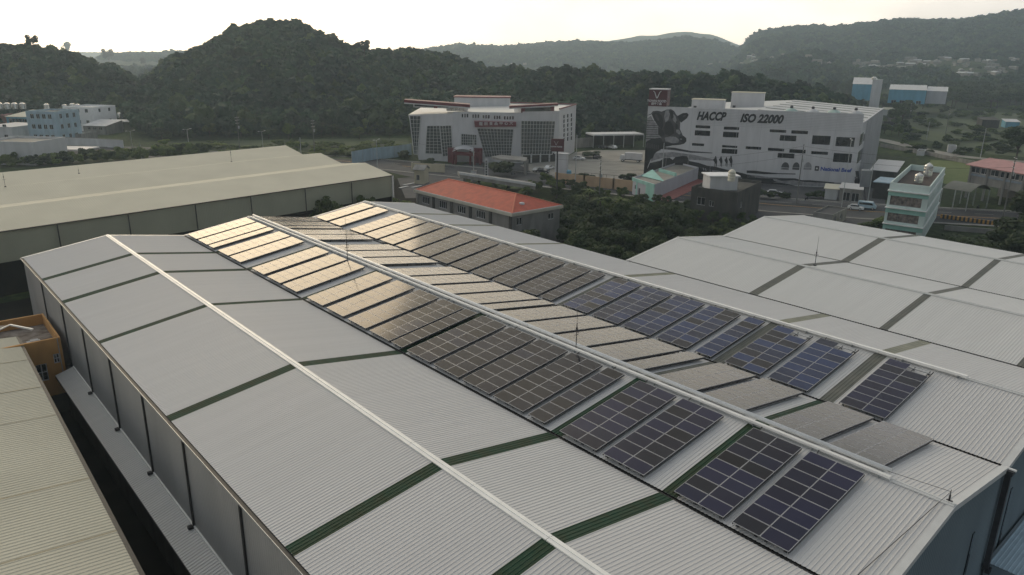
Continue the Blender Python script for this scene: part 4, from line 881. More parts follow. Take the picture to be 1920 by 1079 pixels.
patch('field',[at(*p) for p in((1700,200),(1930,215),(1980,300),(1860,290),(1730,262),(1690,240))],pmat('field_grass',(.022,.040,.012),.95,.4,.06,col2=(.065,.09,.026)),.024)
patch('field',[at(*p) for p in((330,255),(760,240),(770,285),(660,300),(420,285),(300,282))],pmat('field_grass',(.025,.042,.014),.95,.4,.06),.028)
patch('car_park',[at(*p) for p in((640,236),(780,240),(770,246),(630,242))],concL,.045)
# raised approach slab above the sunken yard
dk=[at(*p,3.2) for p in((858,325),(995,347),(995,355),(858,331))]; dk=[at(858,322,2.6),at(998,342,2.6),at(1004,350,2.6),at(862,328,2.6)]
t=thing('viaduct_slab','raised concrete road slab behind the red-roofed house, dark underneath','slab',tuple(v2((dk[0]+dk[2])/2)))
mb=MB(); mb.prism([v2(p) for p in dk],1.7,2.7); mb.build('deck',conc,t)
mb=MB(); mb.bar(v2(dk[3])+ups*3,v2(dk[2])+ups*3,.3,.7); mb.build('parapet',whiteD,t)
for k in range(5): p=v2(dk[0]).lerp(v2(dk[1]),.1+.2*k); mb=MB().bar(p-ups*.0,p+ups*1.7,.6).build('pier',concD,t)
# ---------------------------------------------------------------- walls and fences
def linewall(name,label,cat,pts,h,th,mat,cap=None,post=None,z0=0.):
    P=[v2(p) for p in pts]; t=thing(name,label,cat,tuple(sum(P,Vector((0,0,0)))/len(P))); mb=MB(); 
    for a,b in zip(P[:-1],P[1:]): mb.bar(a+ups*(z0+h/2),b+ups*(z0+h/2),th,h)
    mb.build('panel',mat,t)
    if cap:
        m2=MB()
        for a,b in zip(P[:-1],P[1:]): m2.bar(a+ups*(z0+h+.06),b+ups*(z0+h+.06),th+.15,.12)
        m2.build('coping',cap,t)
    if post:
        for a,b in zip(P[:-1],P[1:]):
            n=max(1,int((b-a).length/post[0]))
            for k in range(n+1): p=a.lerp(b,k/n); MB().bar(p+ups*(z0-.85 if name=='railing' else z0),p+ups*(z0+post[1]),post[2]).build('post',post[3],t)
    return t
linewall('sheet_fence','light blue corrugated sheet fence left of the white-red building','fence',[at(*p) for p in((660,308),(700,300),(740,296),(772,291))],4.2,.08,blueL,None,(5,4.3,.12,galv))
linewall('garden_wall','short yellow cream wall at the roadside below the glazed building','wall',[at(*p) for p in((773,321),(833,324))],2.6,.3,creamB,None,(6,2.7,.4,creamB))
linewall('boundary_wall','long tan wall along the road in front of the concrete parking lot','wall',[at(*p) for p in((1042,343),(1095,349),(1150,355),(1192,360))],3.0,.3,tan,None,(9,3.1,.45,tan))
linewall('railing','thin dark railing on the tan roadside wall','railing',[at(*p) for p in((1095,349),(1150,355),(1192,360))],.06,.05,steelD,None,(2,.1,.06,steelD),z0=3.9)
linewall('boundary_wall','long pale wall before the left village with lilac streaks','wall',[at(*p) for p in((104,272),(160,274),(232,278))],3.0,.3,whiteD,conc)
linewall('boundary_wall','low grey retaining wall at the foot of the far meadow road','wall',[at(*p) for p in((1650,276),(1740,292),(1850,316),(1960,322))],1.6,.3,conc)
linewall('boundary_wall','grey fence wall at the back of the concrete parking lot','wall',[at(*p) for p in((1078,278),(1112,276))],4,.2,conc)
linewall('boundary_wall','low concrete wall beside the lane with striped kerb','wall',[at(*p) for p in((1770,432),(1850,438),(1900,446))],1.1,.3,conc)
# striped hazard kerb at right
mb=MB(); a,b=at(1763,409),at(1900,428); n=34
for k in range(n): p,q=a.lerp(b,k/n),a.lerp(b,(k+1)/n); mb.bar(v2(p)+ups*.5,v2(q)+ups*.5,.35,.9,m=k%2)
tag(mb.build('median_barrier',[lineY,steelD]),'low median barrier with yellow and black hazard stripes','barrier')
# ---------------------------------------------------------------- other buildings
# teal one-storey building
zt=4.6; pts=[at(1228,345,zt),at(1310,312,zt),at(1268,306,zt),at(1188,332,zt)]; P0=at(1187,333,zt); P1=at(1228,346,zt); P2=at(1310,314,zt)
pts=[v2(P0),v2(P1),v2(P2),v2(P0)+v2(P2)-v2(P1)]
t,_=house('house','low teal building with long pale side wall and open flat roof','house',None,None,0,zt,lilac,'flat',concL,{0:[(1.2,2.4,1.6,2.8)]},par=.5,pts=pts,doors=((0,3.2,1.1,2.3),))
W=Wall(pts[0],pts[1]); MB().box(W.pt(W.len/2,zt-.45,.1),(W.len/2+.1,.45,.1),0,(W.d,ups,W.n)).build('teal_fascia',teal,t); MB().box(W.pt(W.len*.8,1.9,.04),(W.len*.18,1.85,.03),0,(W.d,ups,W.n)).build('teal_panel',teal,t); MB().box(W.pt(W.len*.2,1.9,.04),(W.len*.03,1.85,.03),0,(W.d,ups,W.n)).build('teal_panel',teal,t)
c=sum(pts,Vector((0,0,0)))/4; MB().box(tuple(c+ups*(zt-.1)),(.25,4.5,.5),0,((pts[1]-pts[0]).normalized().cross(ups),(pts[1]-pts[0]).normalized(),ups)).build('roof_divider',teal,t)
MB().add([c*0+pts[0].lerp(pts[3],.15)+ups*(zt-.3),pts[0].lerp(pts[3],.4)+ups*(zt+.4),pts[1].lerp(pts[2],.2)+ups*(zt-.3)],[(0,1,2)]).build('roof_slope',teal,t)
W=Wall(pts[1],pts[2]); P=W.pt(2,1.4,.2); mb=MB(); mb.quad(W.pt(1,.9,.1),W.pt(W.len,1.1,.1),W.pt(W.len,.3,3.4),W.pt(1,.2,3.4)); tag(mb.build('lean_to_roof',pmat('faded_red_sheet',(.25,.08,.07),.7,.2,1)),'faded red lean-to roof below the teal building','roof')
# dark concrete building with white roof slab
zt=7.6; q0,q1,q2=at(1297,350,zt),at(1384,361,zt),at(1428,340,zt); q3=q0+(q2-q1)
t,_=house('house','dark mossy concrete building with white rooftop slab beside the teal building','house',None,None,0,zt,concD,'flat',concD,{0:[(1.6,3.6,3.6,5.4),(4.6,5.8,3.6,4.9)],1:[(3,4.5,3.5,5.)]},par=.6,pts=[v2(q0),v2(q1),v2(q2),v2(q3)])
W=Wall(q0,q1); MB().box(W.pt(W.len*.34,3.5,.02),(W.len*.32,2.6,.03),0,(W.d,ups,W.n)).build('pale_wall_face',pmat('pale_stained_face',(.17,.165,.155),.85,.4,.9,streak=4),t) if 0 else None
A=v2(at(1336,352,8.2)); B=v2(at(1388,348,8.2)); hr,P=house('rooftop_room','white walled rooftop room on the dark concrete building','rooftop room',at(1330,357,7.1),at(1382,357,7.1),5.,10.2,whiteD,'slab',pmat('bright_white_roof',(.78,.79,.80),.6,.05,1),z0=7.05,eave=.5)
mb=MB(); P=at(1378,340,9); mb.build('x',white) if 0 else None
tt=thing('water_tank','cream ribbed water tank standing behind the white rooftop slab','water tank',tuple(at(1371,340,10.3))); p=at(1371,340,10.3); mb=MB()
mb.lathe(tuple(p),[(.75,0),(.8,.3),(.7,.45),(.8,.6),(.8,.9),(.7,1.05),(.8,1.2),(.8,1.5),(.7,1.65),(.8,1.8),(.8,2.1),(.5,2.4),(.2,2.6)],12); mb.build('tank_body',tankC,tt)
# narrow teal and white apartment house
zt=12.; g0,g1=at(1669,343,zt),at(1745,351,zt); dd=(g1-g0).normalized(); gB=at(1773,315,zt); dep=(gB-g1).length
g2=g1+(gB-g1); g3=g0+(gB-g1); Pg=[v2(g0),v2(g1),v2(g2),v2(g3)]
t=thing('apartment_house','narrow four-storey pale teal house with curtained windows and roof tanks','house',tuple(sum(Pg,Vector((0,0,0)))/4)); mb=MB()
for i in range(4):
    W=Wall(Pg[i],Pg[(i+1)%4]); hs=[]
    for fl in range(3):
        z=7.5-3.4*fl
        if i==0: hs.append((.5,W.len-1.1,z,z+2.0))
        if i==1: hs+=[(1.0+3*k,2.0+3*k,z-.1,z+1.8) for k in range(int((W.len-1)/3))]
    wallmesh(mb,W,0,11.,hs,.25)
    for h in hs: window(W,h,t,nx=6 if i==0 else 1,depth=.25,fw=.05,fm=inkL,gm=pmat('curtained_window',(.06,.055,.05),.3,.6,1.6,col2=(.30,.26,.23)) if i==0 else glassD)
mb.build('wall',tealL,t); mb=MB(); c=sum(Pg,Vector((0,0,0)))/4
for z in(10.4,6.9,3.5): roofbox(mb,Pg,z,z+.14,0,.75)
mb.build('floor_ledge',pmat('white_ledge',(.66,.68,.67),.7,.1,1),t)
mb=MB()
for i in range(4):
    W=Wall(Pg[i],Pg[(i+1)%4]); mb.box(W.pt(W.len/2,11.35,-.12),(W.len/2,.72,.11),0,(W.d,ups,W.n))
mb.build('parapet',tealL,t); MB().poly([p+ups*10.75 for p in Pg]).build('roof',pmat('dark_roof_felt',(.05,.035,.03),.9,.5,1),t)
mb=MB()
for i in range(3):
    W=Wall(Pg[0],Pg[1]); z=9.95-3.4*i; mb.box(W.pt(W.len/2,z-.15,.06),(W.len/2,.5 if i else .35,.05),0,(W.d,ups,W.n))
mb.build('teal_band',teal,t)
for k,(u,v,r,h) in enumerate(((1733,357-16,.85,1.9),(1744,345-16,.9,2.4))):
    p=Pg[0].lerp(Pg[1],.55+.1*k).lerp(Pg[3].lerp(Pg[2],.55+.1*k),.35+.3*k); tank((p.x,p.y,10.8),r,h,('shorter','taller')[k]+' stainless water tank on the teal apartment house roof',tankM,None,legs=bool(k))
# pink-roofed building on columns at the right edge
zt=9.2; k0=at(1822,308,zt); k1=at(1935,327,zt); k1=k0+(k1-k0)*1.5; dpp=11
P=corners(k0,k1,dpp); t=thing('building','concrete building with pink sloped roof over open ground-floor bays','building',tuple(sum(P,Vector((0,0,0)))/4)); mb=MB(); W=Wall(P[0],P[1])
n=9; hs=[(W.len*(i+.08)/n,W.len*(i+.92)/n,7.0,8.6) for i in range(n)]; wallmesh(mb,W,4.2,zt,hs+[]); W2=Wall(P[3],P[0]); wallmesh(mb,W2,4.2,zt,[(3,5,7,8.5)]); wallmesh(mb,Wall(P[2],P[3]),0,zt,[]); wallmesh(mb,Wall(P[1],P[2]),0,zt,[]); mb.build('wall',conc,t)
for h in hs: window(W,h,t,nx=2,fw=.1)
mb=MB(); mb.poly([p+ups*4.15 for p in P]); mb.build('floor_slab',concD,t)
MB().box(W.pt(W.len/2,6.5,.1),(W.len/2,.25,.12),0,(W.d,ups,W.n)).build('balcony_band',pmat('blue_grey_band',(.20,.25,.31),.7,.15,1),t)
for i in range(6): MB().bar(W.pt(W.len*i/5*.99+.3,0,.2),W.pt(W.len*i/5*.99+.3,9,.2),.5).build('column',conc,t)
mb=MB(); u_=W.d*.8; a,b=W.pt(-.8,zt-.1,1.2),W.pt(W.len+.8,zt-.1,1.2); c_,d_=W.pt(W.len+.8,zt+1.5,-dpp*.6),W.pt(-.8,zt+1.5,-dpp*.6); e,f=W.pt(W.len+.8,zt+.2,-dpp-1),W.pt(-.8,zt+.2,-dpp-1)
mb.quad(a,b,c_,d_); mb.quad(d_,c_,e,f); mb.quad(a-ups*.2,b-ups*.2,b,a); mb.build('roof',pinkR,t)
# arched canopy
a0=at(1768,350,5.2); a1=at(1818,358,5.2); t=thing('canopy','dark arched corrugated canopy between the teal house and pink-roofed building','canopy',tuple(v2(a0))); mb=MB(); dn=Vector((-(a1-a0).y,(a1-a0).x,0)).normalized()
for i in range(10):
    s0,s1=i/10,(i+1)/10; f=lambda s,k: a0+dn*(s*9)+ups*(1.5*math.sin(math.pi*s)-.4)+(a1-a0)*k*1.05
    mb.quad(f(s0,0),f(s0,1),f(s1,1),f(s1,0)); mb.quad(f(s0,0)+ups*.1,f(s0,1)+ups*.1,f(s1,1)+ups*.1,f(s1,0)+ups*.1)
mb.build('arched_sheet',greyM,t)
for s in(0,1):
    for k in(0,.5,1): p=a0+dn*9*s+(a1-a0)*k; MB().bar(v2(p),v2(p)+ups*4.8,.2).build('post',galv,t)
# small flat concrete shed by the road
A,B=at(1525,398,3.),at(1562,403,3.); house('shed','small flat concrete shed with railing by the road','shed',A,B,11,3.0,conc,'flat',asph2,{1:[(1.5,3.,.3,2.3),(6,7.3,1,2.2)]},par=.4)
# grey shop buildings at the foot of the mural
house('shop','low grey shopfront with dark glass at the foot of the mural factory','shop',at(1572,378),at(1612,382),5,3.6,conc,'shed',roofM,{0:[(.8,2.6,.3,2.6),(3,4.8,.3,2.6)]},rise=.6)
house('shed','pale green-grey shed below the mural next to the shopfront','shed',at(1545,374),at(1568,376),5,2.9,whiteD,'shed',creamR,rise=.5)
house('carport','open blue-grey carport roof right of the mural factory','carport',at(1634,372),at(1680,377),10,4.4,pmat('painted_interior_shade',(.03,.03,.03),.9,.3,1),'slab',blueL)  # walls are solid; the shade under the carport is put into their near-black colour
house('shed','grey shed with pale sloped sheet roof right of the mural factory','shed',at(1632,352),at(1672,356),11,5.2,concD,'shed',roofM,rise=1.8,eave=.8)
house('gatehouse','small gatehouse with hipped cream roof near the cream warehouse corner','gatehouse',at(777,345),at(795,346),4,4.,creamB,'gable',conc,{0:[(.6,1.6,1,2.6)]},rise=1.2)
# truck shelter and back carport
a,b=at(1112,278),at(1206,276); t=thing('carport','long white flat carport roof at the back of the parking lot','carport',tuple(v2(a))); Pq=corners(a,b,9); mb=MB(); mb.prism([v2(p) for p in Pq],4.9,5.5); mb.build('roof',white,t); mb=MB(); W=Wall(Pq[3],Pq[2]); wallmesh(mb,W,0,4.9,[]); mb.build('back_wall',concD,t)
for k in range(6): p=v2(Pq[0]).lerp(v2(Pq[1]),k/5); MB().bar(p,p+ups*4.9,.25).build('post',galv,t)
# far blue factory and white tower
D=600
A=pt_at(1700,186,D); z0=float(height(np.array([A.x]),np.array([A.y]))[0])
def far_house(name,label,cat,u0,u1,vb,vt,dep,wm,roof,rm,D,rise=3,wins=None,group=None,winkw={},skew=0.,eave=.3):
    A=pt_at(u0,vb,D);B=pt_at(u1,vb+skew,D*1.0); g=min(A.z,B.z); h=ztop(A,vt,u0)
    return house(name,label,cat,v2(A),v2(B),dep,h,wm,roof,rm,wins,z0=g-3,rise=rise,group=group,winkw=winkw,eave=eave)
far_house('blue_factory','far blue-walled factory with pale gabled roof beyond the meadow','factory',1665,1735,185,168,60,blueS,'gable',whiteD,590,2.5,{0:(4,1,8,3,3,2)})
far_house('blue_factory','lilac-grey far factory hall at the right of the blue ones','factory',1736,1774,186,171,55,lilac,'gable',whiteD,600,2.2)
far_house('blue_factory','far teal-blue shed with pale roof left of the white tower','factory',1596,1640,180,158,30,blueS,'shed',whiteD,610,4)
far_house('water_tower','white square tower before the blue factory','tower',1629,1648,198,150,8,white,'slab',white,585,wins={0:[(2.5,6.,38,41)]} if 0 else None)
P=pt_at(1639,147,588); tank((P.x,P.y,P.z-1),1.6,1.6,'steel tank on top of the far white tower',tankM,legs=False)
for k,(u,v,w_,h_,m_,rm_,lb) in enumerate(((1651,216,16,9,whiteD,creamR,'small house with bright pale roof behind the mural factory'),(1664,228,14,8,conc,whiteD,'small grey house stepping down behind the mural factory corner'),(1655,240,22,9,concD,concD,'dark low shed behind the mural factory corner'),(1667,243,14,6,blueL,blueL,'tiny light blue shed beyond the country road'),(1718,300-8,14,8,whiteD,conc,'tiny white hut on the far country road'),(1776,286,16,10,whiteD,concL,'small white utility hut beside the country road'))):
    Pb=at(u,v); s=Pb.length/FOC; house('house' if k<3 else 'hut',lb,'house',Pb,at(u+w_,v+1),8,h_*s,m_,'gable' if k<2 else 'flat',rm_,rise=1.2)
for u,v,w_,h_,m_,r_,lb in((1840,240,32,12,concD,concD,'brown farm shed with dark roof in the green field'),(1884,240,26,9,blueS,white,'blue field shed with white flat roof at far right')):
    Pb=at(u,v); s=Pb.length/FOC; house('farm_shed',lb,'shed',Pb,at(u+w_,v+1),9,h_*s,m_,'shed',r_,rise=1.)
# village at the left
vil=[('pale blue three-storey house with balcony bands in the left village',58,112,268,208,14,blueL,'flat',concL,{0:(4,3,1.5,4,1.6,1.8),1:(3,3,1.5,4,1.6,1.8)}),
 ('white three-storey house with small square windows in the left village',124,180,246,200,16,pmat('bright_white_render',(.8,.8,.8),.6,.05,1),'flat',whiteD,{0:(3,2,3.5,5,1.5,1.6),1:(2,2,3.5,5,1.5,1.6)}),
 ('dark blue fronted house with pale sloped roof in the left village',17,58,250,219,16,blueS,'shed',creamR,{0:(5,1,4.,4,2.2,2.4)}),
 ('brown low house in front of the white village house',116,154,264,250,10,conc,'flat',whiteD,{}),
 ('small grey house with tin roof right of the white village house',158,200,252,236,12,conc,'shed',whiteD,{0:(3,1,2,3,1.5,1.2)}),
 ('large plain white box building at the left edge before the village',-30,67,308,264,16,white,'flat',concL,{}),
 ('white flat-roofed house at the left edge behind the white box',-30,27,268,238,18,whiteD,'slab',white,{0:(3,2,2,4,1.6,1.4)}),
 ('teal-roofed village house at the far left',-25,32,222,199,14,teal,'slab',teal,{}),
 ('reddish village house at the left edge',-20,14,240,216,12,pmat('dull_red_wall',(.22,.10,.08),.8,.2,1),'shed',pinkR,{})]
for lb,u0,u1,vb,vt,dep,wm,rf,rm,wn in vil:
    A=at(u0,vb); B=at(u1,vb+ (u1-u0)*.03); h=ztop(A,vt,u0); house('village_house',lb,'house',A,B,dep,h,wm,rf,rm,wn,rise=1.8)
for lb,u0,u1,vb,vt,mat in(('low white canopy roof beside the left hedge',66,160,292,279,white),('pale blue-white shelter roof at the foot of the left hill',208,272,246,227,whiteD),('small white shelter roof before the dark trees',302,325,246,232,white)):
    A=at(u0,vb);B=at(u1,vb+2); P=corners(A,B,9); h=ztop(A,vt,u0); t=thing('shelter',lb,'shelter',tuple(sum(P,Vector((0,0,0)))/4)); MB().prism([v2(p) for p in P],h-.35,h).build('roof',mat,t)
    for p in P: MB().bar(v2(p),v2(p)+ups*(h-.35),.25).build('post',galv,t)
for k,(u,v,dd) in enumerate(((0,199,380),(14,199,381),(28,199,382),(43,199,383),(88,200,410),(122,201,430),(136,199,428),(146,200,429),(225,216,420))):
    P=pt_at(u,v+3,dd); tank((P.x,P.y,P.z-1),1.2,2.2,'small silver rooftop tank, %s from the left among the village roofs'%ORD[k],tankM,'rooftop tanks in the left village')
# hillside village in the haze at right
rr=random.Random(11); base=[]
for nm,wm_,rf in(('pale',conc,whiteD),('grey',conc,greyM),('cream',concL,conc)):
    mb=MB(); mb.bb(-4,4,-3,3,-3,3.2,0); mb.add([(-4.4,-3.4,3.2),(4.4,-3.4,3.2),(4.4,3.4,3.2),(-4.4,3.4,3.2),(-4.4,0,4.6),(4.4,0,4.6)],[(0,1,5,4),(3,4,5,2),(0,4,3),(1,2,5)],1)
    me=bpy.data.meshes.new('hillside_house'); me.from_pydata(mb.v,[],mb.f); me.materials.append(wm_); me.materials.append(rf); me.polygons.foreach_set('material_index',mb.m); me.update(); base.append(me)
HP_=[]
zones=[(1395,1560,104,128,26),(1600,1700,116,130,16),(1700,1800,108,128,26),(1800,1910,112,145,34),(860,990,118,126,7),(1300,1400,116,126,8)]
def hit(u,v,dmin=150,dmax=3000):
    a,t=azel(u,v); r=np.arange(dmin,dmax,6.); x=r*math.sin(a);y=r*math.cos(a); hh=height(x,y); k=np.argmax(hh>CH+t*r)
    return Vector((x[k],y[k],hh[k])) if (hh>CH+t*r).any() else None
for u0,u1,v0,v1,n in zones:
    for _ in range(n):
        P=hit(rr.uniform(u0,u1),rr.uniform(v0,v1),650)
        if P is None: continue
        o=bpy.data.objects.new('hillside_house',rr.choice(base)); C.objects.link(o); HP_.append((P.x,P.y)); o.location=P; o.rotation_euler=(0,0,rr.uniform(0,3.1)); s=rr.uniform(.5,1.0); o.scale=(s*rr.uniform(.8,1.7),s,s)
        tag(o,'tiny pale house on the hazy far hillside','house','houses on the far hillside')
# ---------------------------------------------------------------- poles, signs, vehicles
def pole(u,vb,vt,label,kind,z0=0.,dx=0):
    P=at(u,vb,z0); top=ztop(P,vt,u+dx); h=top-z0; t=thing('utility_pole' if kind=='power' else 'street_lamp' if kind=='lamp' else 'post',label,'pole' if kind!='lamp' else 'street lamp',tuple(P),'roadside poles')
    MB().tube(tuple(P),(P.x,P.y,top),.17 if kind!='lamp' else .11,.10 if kind!='lamp' else .07,8).build('shaft',pmat('concrete_pole',(.14,.14,.135),.8,.2,1) if kind=='power' else galv,t)
    d=Vector((.5,-.86,0)); n=Vector((.86,.5,0))
    if kind=='power':
        for k,dz in enumerate((.5,1.5,2.6)):
            MB().bar(Vector((P.x,P.y,top-dz))-n*1.2,Vector((P.x,P.y,top-dz))+n*1.2,.12).build('crossarm',galv,t)
        mb=MB().lathe((P.x+.4,P.y,top-4.6),[(.3,0),(.32,.1),(.32,.9),(.2,1.)],8); mb.build('transformer',galv,t)
    if kind=='lamp':
        for sg in(-1,1): MB().bar((P.x,P.y,top-.1),Vector((P.x,P.y,top+.15))+n*sg*1.5,.08).build('arm',galv,t); MB().box(Vector((P.x,P.y,top+.16))+n*sg*1.8,(.35,.14,.07),0,(n,d,ups)).build('lamp_head',white,t)
    return Vector((P.x,P.y,top))
tops={}
for k,(u,vb,vt,kd,lb) in enumerate(((450,284,218,'power','leaning power pole before the dark trees behind the cream warehouse'),(356,290,243,'lamp','double-headed street lamp left of the power pole behind the warehouse'),(494,286,247,'lamp','double-headed street lamp behind the first warehouse gable'),(590,290,224,'power','power pole in the bushes left of the blue fence'),(565,296,258,'post','thin post behind the second warehouse gable'),(708,318,263,'lamp','street lamp beside the blue sheet fence'),(888,334,262,'post','tall thin post in front of the glazed building'),(1078,352,254,'post','tall slim post right of the crimson sign board'),(1123,376,300,'power','power pole by the two white cars and tan wall'),(1493,382,270,'power','power pole in front of the mural badges'),(1577,392,262,'lamp','tall lamp post in front of the blue lettering'),(1240,340,268,'post','thin post rising beside the teal building'),(1626,384,300,'post','thin post beside the grey billboard'),(1700,250,193,'power','power pole at the left of the green field'),(1772,256,198,'power','leaning power pole in the middle of the green field'),(1838,296,240,'post','slim post at the country road bend'),(1737,262,228,'post','short post in the field behind the country road'),(1878,418,291,'power','power pole in front of the pink-roofed building'),(54,290,244,'post','thin post left of the village wall'),(112,300,262,'post','thin post above the left hedge'),(250,290,246,'lamp','street lamp right of the village wall'),(266,300,268,'post','pale post rising behind the cream roof at left'))):
    tops[u]=pole(u,vb,vt,lb,kd)
def wire(a,b,sag,label):
    mb=MB(); n=14; P=[a.lerp(b,k/n)-ups*(sag*4*(k/n)*(1-k/n)) for k in range(n+1)]
    for p,q in zip(P[:-1],P[1:]): mb.bar(p,q,.045)
    tag(mb.build('overhead_wire',steelD),label,'wire')
wire(tops[1123]-ups*.5,tops[1493]-ups*.5,1.2,'upper overhead wire crossing in front of the mural'); wire(tops[1123]-ups*2.6,tops[1493]-ups*2.6,1.3,'lower overhead wire crossing in front of the mural')
wire(tops[1493]-ups*.5,tops[1878]-ups*.5,1.2,'upper overhead wire from the mural pole to the right-hand pole'); wire(tops[1493]-ups*2.6,tops[1878]-ups*2.6,1.4,'lower overhead wire from the mural pole to the right-hand pole')
wire(tops[590]-ups*.5,tops[1123]-ups*.5,2.5,'long overhead wire crossing in front of the glazed building'); wire(tops[450]-ups*.5,tops[590]-ups*.5,1.,'overhead wire between the two poles behind the warehouse')
# crimson sign board on a post
P=at(1044,372); t=thing('sign_board','crimson sign board with white bull-horn emblem on a dark post','sign',tuple(P)); d=WHf.d; dist=math.hypot(P.x,P.y)
c=pt_at(1045.5,272.5,dist); hw=12*dist/FOC; hh=11.5*dist/FOC; d=Vector((_R[0],_R[1],0)).normalized()*.97+Vector((.0,-.2,0)); d.normalize(); nn=Vector((d.y,-d.x,0)); ax=(d,ups,nn)
MB().bar(v2(P),(c.x,c.y,c.z-hh),.3).build('post',steelD,t); MB().box(c,(hw,hh,.22),0,ax).build('board',crimD,t)
Wq=Wall(c-d*hw,c+d*hw); mb=MB(); horns(mb,Wq,hw*.78,c.z+hh*.25,.62,.26,.1); merge_text(mb,'TOWN FOOD',Wq.pt(hw*.8,c.z-hh*.35,.23),d,ups,.5,Wq.n,align='CENTER',bold=.02); mb.build('emblem',white,t)
# white pylon behind it
P=at(1040,335); house('pylon','white square pylon behind the crimson sign board','pylon',P,P+WHf.d*3.6,2,7.5,white,'slab',white)
P=at(912,338); t=thing('sign_post','narrow white vertical sign with small dark characters at the roadside','sign',tuple(P)); h=ztop(P,298,912); MB().box((P.x,P.y,h/2),(.5,.15,h/2),0,(d,nn,ups)).build('panel',white,t); mb=MB()
for k in range(7): mb.box((P.x+nn.x*.17,P.y+nn.y*.17,h*(.15+.12*k)),(.28,.02,.3),0,(d,nn,ups))
mb.build('characters',steelD,t)
P=at(888,341); t=thing('sign_post','short thick white sign pillar left of the vertical sign','sign',tuple(P)); h=ztop(P,321,888); MB().box((P.x,P.y,h/2),(.75,.3,h/2),0,(d,nn,ups)).build('pillar',white,t); MB().box((P.x,P.y,h+.1),(.9,.4,.1),0,(d,nn,ups)).build('cap',conc,t)
P=at(1623,384); t=thing('billboard','blank grey billboard on a post at the right end of the mural factory','billboard',tuple(P)); dist=math.hypot(P.x,P.y); c=pt_at(1623,336,dist); MB().box(c,(1.2,.12,2.1),0,(d,nn,ups)).build('panel',pmat('grey_board',(.20,.21,.23),.6,.1,1),t); MB().box(c+ups*2.25,(1.25,.25,.15),0,(d,nn,ups)).build('top_light_box',white,t); MB().bar(v2(P),(c.x,c.y,c.z-2.1),.25).build('post',steelD,t)
P=at(930,322); 
def car(u,v,d,label,paint_,L_=4.5,kind='car',group='vehicles on the road'):
    P=at(u,v); d=Vector(d).normalized(); n=Vector((-d.y,d.x,0)); t=thing('parked_car' if kind=='car' else kind,label,'car' if kind!='box_truck' else 'truck',tuple(P),group)
    def body(prof,w_,m,name,inset=0.,z=0.):
        mb=MB(); k=len(prof)
        for s in(-1,1): mb.add([P+d*x+n*s*(w_-inset*(zz>.95))+ups*zz for x,zz in prof],[tuple(range(k)) if s>0 else tuple(range(k-1,-1,-1))])
        for i in range(k):
            (x0,z0_),(x1,z1_)=prof[i],prof[(i+1)%k]; w0,w1=w_-inset*(z0_>.95),w_-inset*(z1_>.95)
            mb.quad(P+d*x0+n*w0+ups*z0_,P+d*x1+n*w1+ups*z1_,P+d*x1-n*w1+ups*z1_,P+d*x0-n*w0+ups*z0_)
        return mb.build(name,m,t)
    h=L_/2
    if kind=='car':
        body([(-h,.35),(-h,.85),(-h+.2,.98),(h-1.1,.95),(h-.1,.78),(h,.6),(h,.35)],.88,paint_,'body')
        body([(-h+.3,.96),(-h+.75,1.42),(.25,1.46),(h-1.15,.94)],.80,paint_,'cabin',.12)
        g=MB()
        for s in(-1,1): g.add([P+d*x+n*s*(.82-.12*(zz>1.1))+ups*zz for x,zz in((-h+.55,1.0),(-h+.85,1.36),(.2,1.39),(.85,1.0))],[(0,1,2,3)])
        g.add([P+d*x+n*y+ups*zz for x,y,zz in((h-1.2,.7,.99),(h-1.2,-.7,.99),(.33,-.6,1.43),(.33,.6,1.43))],[(0,1,2,3)]); g.build('windows',glassD,t)
        wx=(-h+.8,h-.85); wr_=.33
    elif kind=='van':
        body([(-h,.35),(-h,1.75),(-h+.2,1.9),(h-.9,1.88),(h-.3,1.1),(h,.9),(h,.35)],.9,paint_,'body')
        g=MB()
        for s in(-1,1): g.add([P+d*x+n*s*.915+ups*zz for x,zz in((-h+.3,1.15),(-h+.3,1.65),(h-1.1,1.65),(h-.7,1.15))],[(0,1,2,3)])
        g.add([P+d*x+n*y+ups*zz for x,y,zz in((-h-.01,.75,1.1),(-h-.01,-.75,1.1),(-h-.01,-.75,1.7),(-h-.01,.75,1.7))],[(0,1,2,3)]); g.build('windows',glassD,t); wx=(-h+.8,h-.8); wr_=.34
    else:
        body([(-h,1.0),(-h,3.3),(h-1.8,3.3),(h-1.8,1.0)],1.15,white,'cargo_box'); body([(h-1.7,.6),(h-1.7,2.4),(h-.4,2.4),(h,1.5),(h,.6)],1.05,paint_,'cab'); MB().bar(P-d*h+ups*.8,P+d*h+ups*.8,1.2,.25).build('chassis',steelD,t); wx=(-h+1.3,h-1.1); wr_=.48
    for x in wx:
        for s in(-1,1):
            q=P+d*x+n*s*(.80 if kind!='box_truck' else .95); wl_=MB().tube(q-n*.1+ups*wr_,q+n*.1+ups*wr_,wr_,n=12).build('wheel',rubber,t); MB().tube(q-n*.105*-s+ups*wr_,q+n*.115*s+ups*wr_,wr_*.6,n=10).build('rim',alu,wl_)
    for s in(-1,1): MB().box(P+d*(h-.03)+n*s*.62+ups*.68,(.05,.16,.08),0,(d,n,ups)).build('headlight',whiteD,t)
rd=(RC[10]-RC[9]).normalized()
car(1108,346,-rd,'white hatchback driving past the tan wall',carW); car(1184,356,-rd,'white car half hidden behind the teal building',carW)
car(936,343,rd,'white low car on the road above the red roof',carW); car(1041,346,rd,'black car beside the crimson sign board post',carK,4.6)
car(1625,392,rd,'pale blue-white van parked right of the mural factory',carB,4.3,'van'); car(1604,394,rd,'white small car behind the pale blue van',carW,3.8)
car(1183,304,WHf.d*-1,'white box truck parked before the mural factory corner',white,8,'box_truck'); car(1148,279,Vector((.2,1,0)),'white car under the long white carport',carW)
